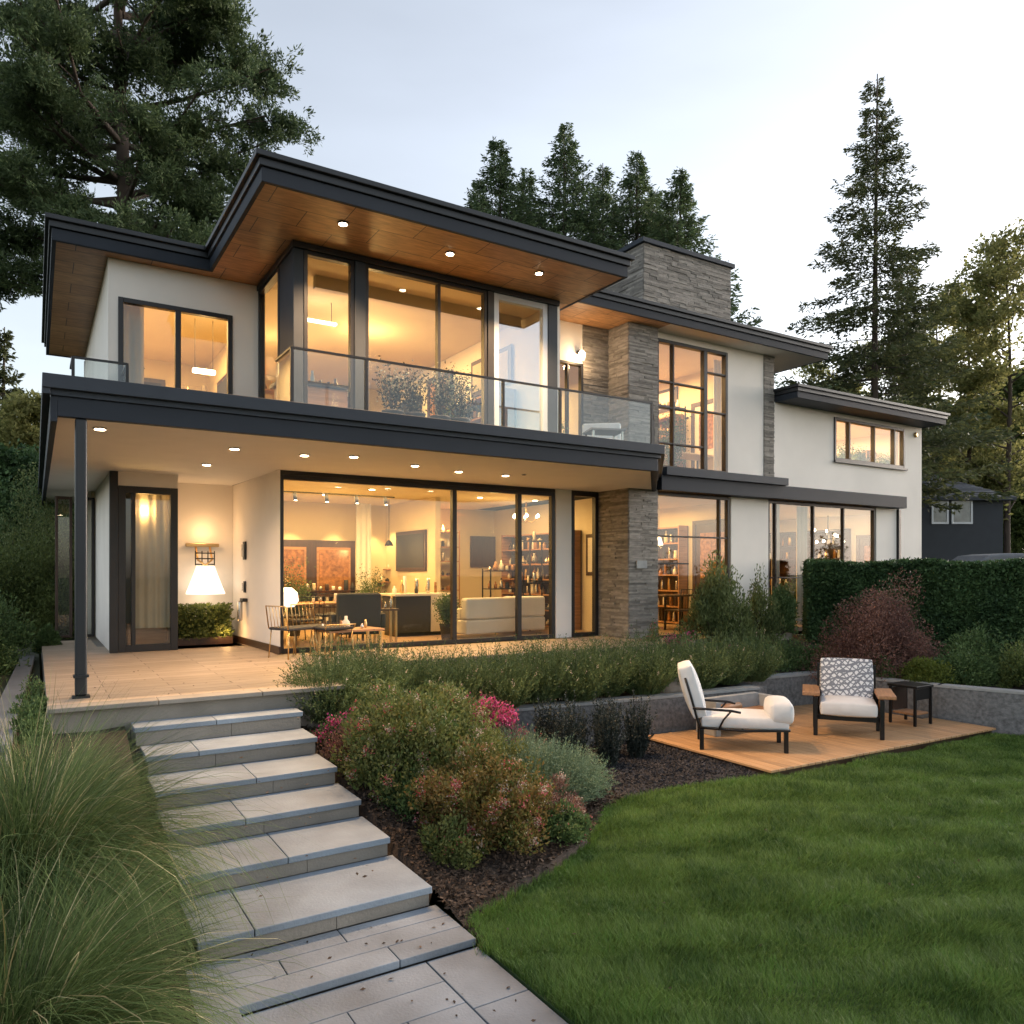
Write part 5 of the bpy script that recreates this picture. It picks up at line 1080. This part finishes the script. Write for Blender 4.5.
for k in range(6): a = k * math.pi / 3; e = (x_ + .3 * math.cos(a), 14.5 + .3 * math.sin(a), 2.5); s_ = MB().tube([(x_, 14.5, 2.45), ((x_ + e[0]) / 2, (14.5 + e[1]) / 2, 2.4), e], .008, 6).build('arm', 'brass', t); MB().lathe([(.01, 0), (.03, .02), (.03, .05), (.01, .08)], e, 8).build('bulb', 'bulb', s_)
# dining set inside left
simple_table('dining_table', 'dining table laid with glasses behind the left of the glass wall', at(320, 13.9), 13.9, 1.5, .8, .72, R(0), 'wood', 'black')
for i in range(0, 12, 2): vessel('glass', 'glass or candle standing on the dining table', 'glass', at(320, 13.9) - .65 + i * .115, 13.9 + rb.uniform(-.25, .25), .722, rb.uniform(.02, .04), rb.uniform(.08, .22), rb.choice(['steel', 'ceramic', 'amber', 'white']), 'glasses on the dining table', .9)
for i, (dx, dy, rz, lab) in enumerate(((-.45, -.6, 90, 'dark dining chair, left one on the near side of the table'), (.35, -.6, 90, 'dark dining chair, right one on the near side of the table'), (-.4, .6, -90, 'dark dining chair, left one on the far side of the table'), (.4, .6, -90, 'dark dining chair, right one on the far side of the table'))): wire_chair(lab, at(320, 13.9) + dx, 13.9 + dy, R(rz), 'black', 'darkstuff', .85, name='dining_chair', group='dining chairs')
t = thing('easy_chair', 'black leather easy chair with squared back in the great room', 'armchair'); MB().box(-.38, .38, -.35, .35, .2, .42).build('seat', 'darkstuff', t, bevel=.04, seg=3); c = MB().box(-.38, .38, .26, .38, .3, .92).build('backrest', 'darkstuff', t, bevel=.05, seg=3)
for sx in (-1, 1):
    MB().box(sx * .42 - .05, sx * .42 + .05, -.34, .3, .3, .56).build('armrest', 'darkstuff', t, bevel=.03)
    for sy in (-1, 1): MB().box(sx * .34 - .02, sx * .34 + .02, sy * .28 - .02, sy * .28 + .02, 0, .2).build('leg', 'brass', t)
set_at(t, (at(358, 12.9), 12.95, 0), R(165))
tl = at(287, 12.8); t = thing('floor_lamp', 'round lit lamp glowing at the left end of the glass wall', 'lamp', (tl, 12.8, 0)); MB().lathe([(.14, 0), (.14, .02), (.02, .03), (.015, .7)], (tl, 12.8, 0.001), 14).build('stand', 'brass', t); MB().lathe([(.12, 0), (.19, .1), (.17, .24), (.08, .32)], (tl, 12.8, .7), 20).build('lamp_shade', 'shade', t); point(tl, 12.8, 1.15, 8)
picture('small pale framed print high on the great room back wall', at(395, 17.28), at(412, 17.28), 17.28, 1.9, 2.5, 'ceramic'); picture('large brown picture above the low shelf rack', at(470, 17.28), at(500, 17.28), 17.28, 1.4, 2.2, 'darkwood')
rack('tall wooden bookcase at the back wall right of the kitchen shelves', at(440, 17.0), 17.0, .9, .35, 2.3, 7, 'wood'); rack('low sideboard rack full of jars along the great room back wall', at(335, 16.9), 16.95, 1.7, .35, .9, 3, 'darkwood')
potted('bushy houseplant beside the big dark sideboard rack', at(372, 16.2), 16.3, 0, .35, 1.3, seed=70); potted('small houseplant on the floor behind the glass wall near the counter', at(447, 12.9), 12.9, 0, .25, .8, seed=71); potted('leafy plant at the left end of the great room', at(296, 15.2), 15.3, 0, .4, 1.5, seed=72)
simple_table('console_table', 'narrow dark console table with bottles beside the counter', at(384, 12.9), 12.95, .5, .35, .62, 0, 'darkwood', 'brass')
for i in range(7): vessel('bottle', 'small bottle on the narrow dark console table', 'bottle', at(384, 12.9) - .2 + i * .066, 12.95 + rb.uniform(-.1, .1), .622, .022, rb.uniform(.1, .24), rb.choice(mats), 'bottles on the console table', .4)
for i in range(0, 14, 2): vessel('bottle', 'cup or bottle standing on the low terrace table', 'bottle', at(350, 11.45) - .42 + i * .06, 11.45 + rb.uniform(-.18, .18), .402, rb.uniform(.018, .032), rb.uniform(.06, .18), rb.choice(mats), 'things on the terrace table', .6)
# bar behind the tall narrow window
bx = at(585, 13.6); t = thing('bar_cabinet', 'brown bar cabinet behind the tall narrow window', 'cabinet', (bx, 13.8, 0)); MB().box(bx - .6, bx + .5, 13.6, 14.1, .05, .68).build('body', 'wood', t, bevel=.008); MB().box(bx - .62, bx + .52, 13.56, 14.12, .682, .72).build('top', 'darkwood', t, bevel=.005); MB().box(bx - .5, bx + .4, 13.65, 14.05, 0.001, .05).build('plinth', 'black', t)
wire_chair('black bar chair behind the cabinet in the narrow window, left', bx - .25, 14.5, R(90), 'black', 'darkstuff', .98, name='bar_chair'); wire_chair('black bar chair behind the cabinet in the narrow window, right', bx + .3, 14.6, R(90), 'black', 'darkstuff', .98, name='bar_chair')
# dining room right of the pillar
def door_frame(label, x0, x1, y, z1, z0=0):
    t = thing('interior_door', label, 'door', ((x0 + x1) / 2, y, z0)); f = MB(); f.box(x0, x0 + .09, y - .08, y, z0, z0 + z1); f.box(x1 - .09, x1, y - .08, y, z0, z0 + z1); f.box(x0 + .09, x1 - .09, y - .079, y, z0 + z1 - .1, z0 + z1); f.build('frame', 'darkwood', t)
    g_ = MB().box(x0 + .1, x1 - .1, y - .05, y - .01, z0 + .02, z0 + z1 - .11).build('leaf', 'wood', t); f = MB(); xm = (x0 + x1) / 2; f.box(xm - .03, xm + .03, y - .075, y - .052, z0 + .02, z0 + z1 - .11); f.box(x0 + .1, x1 - .1, y - .074, y - .053, z0 + 1.2, z0 + 1.26); f.build('rail', 'darkwood', g_)
door_frame('dark framed inner door behind the right ground floor window', at(662, 15.5), at(703, 15.5), 15.5, 2.45)
simple_table('dining_table', 'dark table with red chairs behind the right ground floor window', at(677, 12.8), 12.9, 1.3, .8, .76, 0, 'darkwood', 'black')
for dx in (-.4, .1, .5): wire_chair(f'dark chair at the table behind the right window, {"left" if dx < 0 else "middle" if dx < .3 else "right"} one', at(677, 12.8) + dx, 12.3, R(90), 'black', 'darkwood', .9, name='dining_chair', group='chairs behind the right window')
pendant('warm wall side lamp glowing at the left of the right window', at(665, 13), 13.2, 2.86, 1.9, .1, .2, 'shade', 10)
rack('tall dark bookcase at the back right of the dining room', at(700, 16.8), 16.9, 1.2, .35, 2.3, 6)
# wide right window room
curtain('warm white curtain hanging left in the wide right window', at(797, 12.0), at(808, 12.0), 12.0, 0, 2.86, 'curtain', .03); curtain('narrow beige curtain at the left end of the wide window', at(772, 11.9), at(779, 11.9), 11.9, 0, 2.86, 'curtain', .03)
picture('tall dark framed picture on the back wall of the wide window room', at(851, 17.28), at(866, 17.28), 17.28, .9, 2.3, 'darkstuff'); picture('wide dark picture in the wide window room', at(815, 17.28), at(842, 17.28), 17.28, 1.2, 2.2, 'wood')
t = thing('chandelier', 'branching chandelier of small bulbs in the wide right window', 'chandelier', (at(828, 13.5), 13.5, 2.87)); x_ = at(828, 13.5)
MB().tube([(x_, 13.5, 2.86), (x_, 13.5, 2.2)], .012, 6).build('rod', 'black', t)
for k in range(9): a = k * .7; e = (x_ + .42 * math.cos(a), 13.5 + .42 * math.sin(a), 2.25 + .18 * math.sin(k * 2.1)); s_ = MB().tube([(x_, 13.5, 2.2), e], .008, 5).build('arm', 'black', t); MB().lathe([(.01, 0), (.03, .02), (.03, .05), (.01, .08)], e, 8).build('bulb', 'bulb', s_)
sofa('long pale sofa under the chandelier in the wide window room', at(835, 13.2), 13.4, R(180), 2.2, .9, 'ceramic'); rack('dark shelf rack in the corner of the wide window room', at(862, 15.5), 15.6, 1.1, .35, 2.2, 5); rack('dark shelf rack at the back left of the wide window room', at(785, 16.6), 16.9, 1.0, .35, 2.2, 5)
potted('leafy houseplant on the floor in the wide right window', at(800, 12.2), 12.4, 0, .4, 1.1, seed=3); potted('houseplant at the foot of the wide window centre', at(845, 12.0), 12.0, 0, .4, .9, seed=4)
def bookcase_y(label, x, y0, y1, z, h, ns, mat='wood', back='darkwood', fill=.85, d=.32):
    t = thing('bookcase', label, 'bookcase', (x - d / 2, (y0 + y1) / 2, z)); MB().box(x - .03, x - .004, y0, y1, z, z + h).build('back_panel', back, t)
    for a in (y0, y1 - .03): MB().box(x - d, x - .031, a, a + .03, z, z + h).build('side', mat, t)
    for i in range(ns + 1):
        zz = z + .04 + (h - .08) * i / ns; MB().box(x - d, x - .031, y0 + .031, y1 - .031, zz - .015, zz + .015).build('board', mat, t)
        if i == ns: continue
        a = y0 + .08
        while a < y1 - .1:
            if rb.random() < fill: vessel('ornament', f'ornament on the {label}', 'ornament', x - d * .5, a, zz + .016, rb.uniform(.03, .06), min(rb.uniform(.12, .34), (h - .08) / ns - .06), rb.choice(mats + ['wood', 'darkwood', 'curtain']), 'ornaments on the ' + label, rb.choice((.4, .9)))
            a += rb.uniform(.12, .26)
def picture_y(label, x, y0, y1, z0, z1, mat='ceramic'):
    t = thing('picture', label, 'picture', (x, (y0 + y1) / 2, z0)); MB().box(x - .04, x - .003, y0, y1, z0, z1).build('frame', 'darkwood', t, bevel=.004); MB().box(x - .048, x - .041, y0 + .08, y1 - .08, z0 + .08, z1 - .08).build('canvas', mat, t)
def door_y(label, x, y0, y1, z, h, mat='wood'):
    t = thing('interior_door', label, 'door', (x, (y0 + y1) / 2, z)); f = MB(); f.box(x - .07, x - .002, y0, y0 + .1, z, z + h); f.box(x - .07, x - .002, y1 - .1, y1, z, z + h); f.box(x - .069, x - .002, y0 + .1, y1 - .1, z + h - .1, z + h); f.build('frame', 'darkwood', t)
    l_ = MB().box(x - .05, x - .003, y0 + .1, y1 - .1, z + .01, z + h - .1).build('leaf', mat, t); MB().box(x - .06, x - .051, y0 + .25, y1 - .25, z + h * .45, z + h - .3).build('inset', 'amber', l_)
door_y('tall dark framed door on the side wall behind the right window', 13.49, 12.0, 13.3, 0, 2.5, 'darkwood'); bookcase_y('wooden bookcase in the dining room', 13.49, 13.5, 16.8, 0, 2.4, 6)
door_y('dark door on the end wall of the wide window room', 19.65, 12.0, 13.1, 0, 2.3, 'darkwood'); bookcase_y('bookcase in the wide window room', 19.65, 13.3, 17.0, 0, 2.5, 6, 'darkwood')
picture_y('pale picture hanging near the great room bookcase', 10.245, 12.5, 13.3, 1.2, 2.1); bookcase_y('bookcase behind the right sliding pane', 10.245, 13.5, 16.4, 0, 2.2, 6)
picture_y('dark landscape picture on the short wall in the great room', 7.195, 15.0, 16.6, 1.3, 2.2, 'darkstuff')
# --- upper floor
Z2 = 3.215
for i, (px, lab) in enumerate(((393, 'dark leafy plant in a balcony pot, added for tree reflections, left one'), (415, 'dark leafy plant in a balcony pot, added for tree reflections, second from left'), (440, 'tall sparse plant in a balcony pot by the middle pane, added for tree reflections'), (460, 'dark leafy plant in a balcony pot, added for tree reflections, right one'))):
    potted(lab, at(px, 9.4), 9.4, 3.19, .28, .98 if i == 2 else .8, 'salvia', 750, 'darkstuff', 30 + i, .22)  # added pots stand in for dark tree reflections in the glass
t = thing('ceiling_light', 'long curved glowing ceiling light in the glass corner room', 'ceiling light', (3.6, 11.4, 5.2)); MB().box(3.42, 4.0, 11.55, 11.63, 5.13, 5.17).build('tube', 'strip', t, bevel=.015)
for q_ in (3.5, 3.92): MB().tube([(q_, 11.59, 5.17), (q_, 11.59, 5.478)], .006, 5).build('wire', 'black', t)
t = thing('desk', 'dark wooden counter with things on it in the glass corner room', 'desk', (3.4, 11.2, Z2)); MB().box(2.95, 4.0, 10.9, 11.5, Z2 + .78, Z2 + .83).build('top', 'darkwood', t, bevel=.005); MB().box(3.0, 3.95, 10.95, 11.45, Z2, Z2 + .77).build('body', 'wood', t, bevel=.005)
for i in range(8): vessel('bottle', 'dark object standing on the counter in the glass corner room', 'bottle', 3.02 + i * .12, 11.1 + rb.uniform(-.1, .2), Z2 + .832, .035, rb.uniform(.08, .25), rb.choice(mats), 'objects on the upstairs counter', .6)

sofa('pale sofa upstairs behind the middle glass panes', 4.9, 12.6, R(0), 1.9, .9, 'cushion', Z2)
picture('small dark picture on the upstairs back wall', 4.3, 5.2, 16.59, 4.2, 4.9, 'wood'); door_frame('dark upstairs inner door at the back of the glass room', 5.6, 6.4, 16.59, 2.0, Z2)
tag(MB().box(3.35, 6.8, 10.6, 10.7, 5.30, 5.478).build('ceiling_beam', 'plaster'), 'shallow plaster beam across the upstairs ceiling', 'beam', kind='thing')
x_ = at(204, 13.5); t = thing('pendant_lamp', 'short glowing bar lamp hanging in the upper left room', 'lamp', (x_, 13.5, 4.7)); MB().box(x_ - .18, x_ + .18, 13.46, 13.54, 4.58, 4.66).build('tube', 'strip', t, bevel=.02)
for q_ in (-.14, .14): MB().tube([(x_ + q_, 13.5, 4.66), (x_ + q_, 13.5, 5.48)], .005, 5).build('cord', 'black', t)
point(x_, 13.4, 4.5, 8); pendant('small lamp at the back of the upper left room', at(140, 15), 15, 5.48, 4.9, .08, .1, 'black', 4)
rack('open shelf rack in the upper left room', at(200, 15.9), 16.2, .8, .35, 1.6, 5, 'darkwood', Z2); picture('wide dark artwork in the upper left room', 1.05, 2.2, 16.59, 4.5, 5.1, 'darkstuff')
curtain('sheer curtain in the left of the upper left window', 1.02, 1.3, 11.85, Z2, 5.4, 'curtain', .02)
rack('tall bookcase at the back left of the glass corner room', 3.7, 16.3, 1.2, .35, 1.9, 5, 'wood', Z2); rack('wide low bookcase behind the pale upstairs sofa', 5.3, 15.2, 1.6, .35, 1.0, 3, 'darkwood', Z2); potted('tall houseplant near the upstairs sofa', 6.3, 12.2, Z2, .4, 1.6, seed=80)
wire_chair('dark chair at the upstairs wooden counter', 3.5, 12.0, R(-90), 'black', 'darkstuff', .95, name='desk_chair', z=Z2)
# balcony seat in the recess
t = thing('balcony_chair', 'white cushioned chair on the balcony beside the stone pillar', 'chair'); MB().box(-.35, .35, -.35, .35, .2, .42).build('seat', 'cushion', t, bevel=.05, seg=3); MB().box(-.35, .35, .25, .38, .422, .8).build('backrest', 'cushion', t, bevel=.05, seg=3)
for sx in (-1, 1):
    for sy in (-1, 1): MB().box(sx * .3 - .02, sx * .3 + .02, sy * .3 - .02, sy * .3 + .02, 0, .2).build('leg', 'black', t)
set_at(t, (8.55, 10.7, 3.19), R(-40))
simple_table('balcony_table', 'small pale blue grey table on the balcony beside the white chair', 8.05, 10.0, .6, .5, .45, R(-20), 'coping', 'steel', 3.19)
potted('small potted plant on the balcony by the open door', 7.3, 10.4, 3.19, .22, .6, 'darkshrub', 900, 'ceramic', 41, .2)
lx = at(580, 11.72); t = thing('wall_lantern', 'lit wall lantern beside the balcony door in the recess', 'wall lamp', (lx, 11.78, 5.4)); MB().box(lx - .04, lx + .04, 11.70, 11.775, 5.46, 5.52).build('bracket', 'black', t); MB().lathe([(.05, 0), (.06, .12), (.03, .16)], (lx, 11.66, 5.34), 12).build('lamp', 'bulb', t); point(lx, 11.5, 5.3, 7, (1, .62, .3), .06)
bookcase_y('bookcase in the tall upper window room', 13.445, 13.6, 16.4, Z2, 1.9, 4); door_y('dark framed upstairs door beside the bookcase', 13.445, 12.3, 13.3, Z2, 2.1, 'ceramic'); picture_y('wide pale picture high in the tall upper window room', 13.445, 13.8, 15.8, 5.3, 5.85)
bookcase_y('bookcase in the wing bedroom', 19.64, 12.6, 14.2, Z2, 1.4, 3, 'wood'); picture_y('pale picture in the wing bedroom', 19.64, 14.5, 15.6, 4.1, 4.8)
bookcase_y('low bookcase in the upstairs lounge', 6.885, 10.9, 12.6, Z2, 1.15, 3, 'wood'); picture_y('large pale abstract picture over the upstairs lounge bookcase', 6.885, 11.0, 12.4, 4.5, 5.15, 'curtain'); door_y('wooden door on the side wall of the upstairs lounge', 6.885, 13.2, 14.2, Z2, 2.0); picture_y('dark picture beside the upstairs lounge door', 6.885, 14.6, 15.8, 4.3, 5.0, 'darkstuff')
picture_y('framed print on the side wall of the upper left room', 2.995, 13.9, 15.4, 4.1, 4.9, 'darkstuff'); bookcase_y('low bookcase in the upper left room', 2.995, 13.7, 16.2, Z2, .9, 2)
# upper right rooms
rack('tall shelf rack with objects in the tall upper window', at(672, 13.2), 13.4, .9, .35, 2.0, 4, 'black', Z2); potted('round leafy plant in the tall upper window', at(672, 12.0), 12.0, Z2, .4, 1.35, seed=50); simple_table('upstairs_table', 'long pale table in the tall upper window', at(690, 12.6), 12.8, 1.6, .7, .75, 0, 'ceramic', 'black', Z2)
pendant('slim pendant in the tall upper window', at(690, 13.5), 13.5, 6.03, 5.0, .12, .14, 'black', 8); picture('pale picture on the wall seen in the tall upper window', at(668, 16.59), at(686, 16.59), 16.59, 4.3, 5.2, 'ceramic'); curtain('light curtain at the right of the tall upper window', at(714, 11.75), at(726, 11.75), 11.75, Z2, 5.9, 'white', .03)
for i, px in enumerate((843, 860, 884)): potted(('leftmost', 'middle', 'rightmost')[i] + ' leafy plant in the wing upper window', at(px, 12.2), 12.2, Z2 + .3, .3, .95, seed=60 + i)
curtain('light curtain at the right of the wing upper window', at(893, 11.75), at(903, 11.75), 11.75, Z2, 5.0, 'white', .03); t = thing('plant_stand', 'long low stand under the plants in the wing window', 'stand', (17, 12.2, Z2)); MB().box(15.8, 19.2, 12.0, 12.45, Z2 + .26, Z2 + .3).build('top', 'wood', t); MB().box(15.9, 16.0, 12.05, 12.4, Z2, Z2 + .258).build('leg', 'wood', t); MB().box(19.0, 19.1, 12.05, 12.4, Z2, Z2 + .258).build('leg', 'wood', t)

# ------------------------------------------------------------------ neighbour house and van
D = 33.0; k = D / F
t = thing('neighbour_house', 'dark rendered neighbouring house with a slate hip roof', 'house')
xl, xr = (860 - CX) * k, (1003 - CX) * k; ze = EYE + (HOR - 498) * k; zr = EYE + (HOR - 468) * k
MB().box(xl, xr, 0, 8, -.3, ze).build('wall', 'darkwall', t)
mb = MB(); o_ = .35; rp = [(xl - o_, -o_), (xr + o_, -o_), (xr + o_, 8 + o_), (xl - o_, 8 + o_)]
NR = 14; sp = 2.6
for i in range(NR):
    f0, f1 = i / NR, (i + 1) / NR; z0 = ze + (zr + .45 - ze) * f0; z1 = ze + (zr + .45 - ze) * f1
    def ring(f): return [(xl - o_ + f * sp, -o_ + f * 3.9), (xr + o_ - f * sp, -o_ + f * 3.9), (xr + o_ - f * sp, 8 + o_ - f * 3.9), (xl - o_ + f * sp, 8 + o_ - f * 3.9)]
    a, b = ring(f0), ring(f1 + .012)
    mb.add([(*p, z0 + .05) for p in a] + [(*p, z1 + .012) for p in b] + [(*p, z0) for p in a], [(0, 1, 5, 4), (1, 2, 6, 5), (2, 3, 7, 6), (3, 0, 4, 7), (8, 9, 1, 0), (9, 10, 2, 1), (10, 11, 3, 2), (11, 8, 0, 3)])
mb.add([(*p, zr + .46) for p in ring(1)], [(0, 1, 2, 3)])
mb.build('roof', 'slate', t); MB().prism(rp, ze - .12, ze + .0).build('eaves', 'darkwall', t)
for a, b in ((931, 948), (951, 972)):
    w0, w1 = (a - CX) * k, (b - CX) * k; f = MB(); zt_, zb_ = EYE + (HOR - 500) * k, EYE + (HOR - 524) * k
    f.box(w0, w1, -.06, .02, zb_, zb_ + .08); f.box(w0, w1, -.06, .02, zt_ - .08, zt_); f.box(w0, w0 + .08, -.059, .02, zb_ + .08, zt_ - .08); f.box(w1 - .08, w1, -.059, .02, zb_ + .08, zt_ - .08)
    o = f.build('window', 'lightframe', t); MB().box(w0 + .08, w1 - .08, -.03, -.015, zb_ + .08, zt_ - .08).build('pane', 'neighpane', o) if 'neighpane' in M else None
t.location = (CD[0] * D, CD[1] * D, 0); t.rotation_euler = (0, 0, -YAW)
D = 24.0; k = D / F
t = thing('parked_van', 'grey van whose roof just shows above the hedge', 'van'); x0 = (958 - CX) * k; 
b_ = MB(); zt_ = EYE + (HOR - 550) * k
prof = [(0, .5), (0, 1.3), (.45, 1.55), (1.0, zt_ - .06), (1.5, zt_), (4.2, zt_), (4.5, zt_ - .15), (4.6, .9), (4.6, .5)]
n_ = len(prof); V = [(x0 + a, 0, z) for a, z in prof] + [(x0 + a, 1.8, z) for a, z in prof]
b_.add(V, [tuple(range(n_)), tuple(range(n_, 2 * n_))[::-1]] + [(i, n_ + i, n_ + (i + 1) % n_, (i + 1) % n_) for i in range(n_)]); b_.build('body', 'coping', t, bevel=.08, seg=3)
for a, b in ((1.1, 2.0), (2.1, 3.1), (3.2, 4.2)): MB().box(x0 + a, x0 + b, -.012, .01, 1.35, zt_ - .3).build('window', 'black', t)
for a in (.85, 3.7):
    w_ = MB().lathe([(.2, -.1), (.33, -.1), (.35, 0), (.33, .1), (.2, .1)], (0, 0, 0), 20).build('wheel', 'darkstuff', t); w_.rotation_euler = (R(90), 0, 0); w_.location = (x0 + a, .12, .35)
t.location = (CD[0] * D, CD[1] * D, -.1); t.rotation_euler = (0, 0, -YAW)

rng = np.random.default_rng(91); B = []
for x0, x1, y0, y1, z, n in [(.9, 2.4, 7.65, 8.08, -.2, 10), (1, 2.4, 7.05, 7.55, -.38, 10), (1, 2.4, 6.45, 6.95, -.55, 12), (1, 2.4, 5.85, 6.35, -.71, 12), (1, 2.4, 5.1, 5.75, -.86, 14), (1, 2.45, 4.5, 5.0, -1.01 - .14, 16), (1, 2.45, 2.8, 4.4, -1.2, 34), (.3, 5, 8.5, 11.5, .0, 60), (2.7, 9, 3.2, 6.0, -1.165, 60)]:
    B.append(np.column_stack([rng.uniform(x0, x1, n), rng.uniform(y0, y1, n), np.full(n, z + .006)]))
B = np.concatenate(B); ax = rng.normal(size=(len(B), 3)); ax[:, 2] *= .12; ax = unit(ax); sd = unit(np.cross(ax, np.array([0, 0, 1]) + rng.normal(size=(len(B), 3)) * .2)); Ls = rng.uniform(.02, .045, len(B))[:, None]
tag(npmesh('fallen_leaves', np.stack([B, B + ax * Ls * .5 + sd * Ls * .25 + [0, 0, .004], B + ax * Ls, B + ax * Ls * .5 - sd * Ls * .25], 1).reshape(-1, 3), 4, 'chip'), 'small dry fallen leaves scattered on steps, terrace and lawn', 'leaves', kind='stuff')
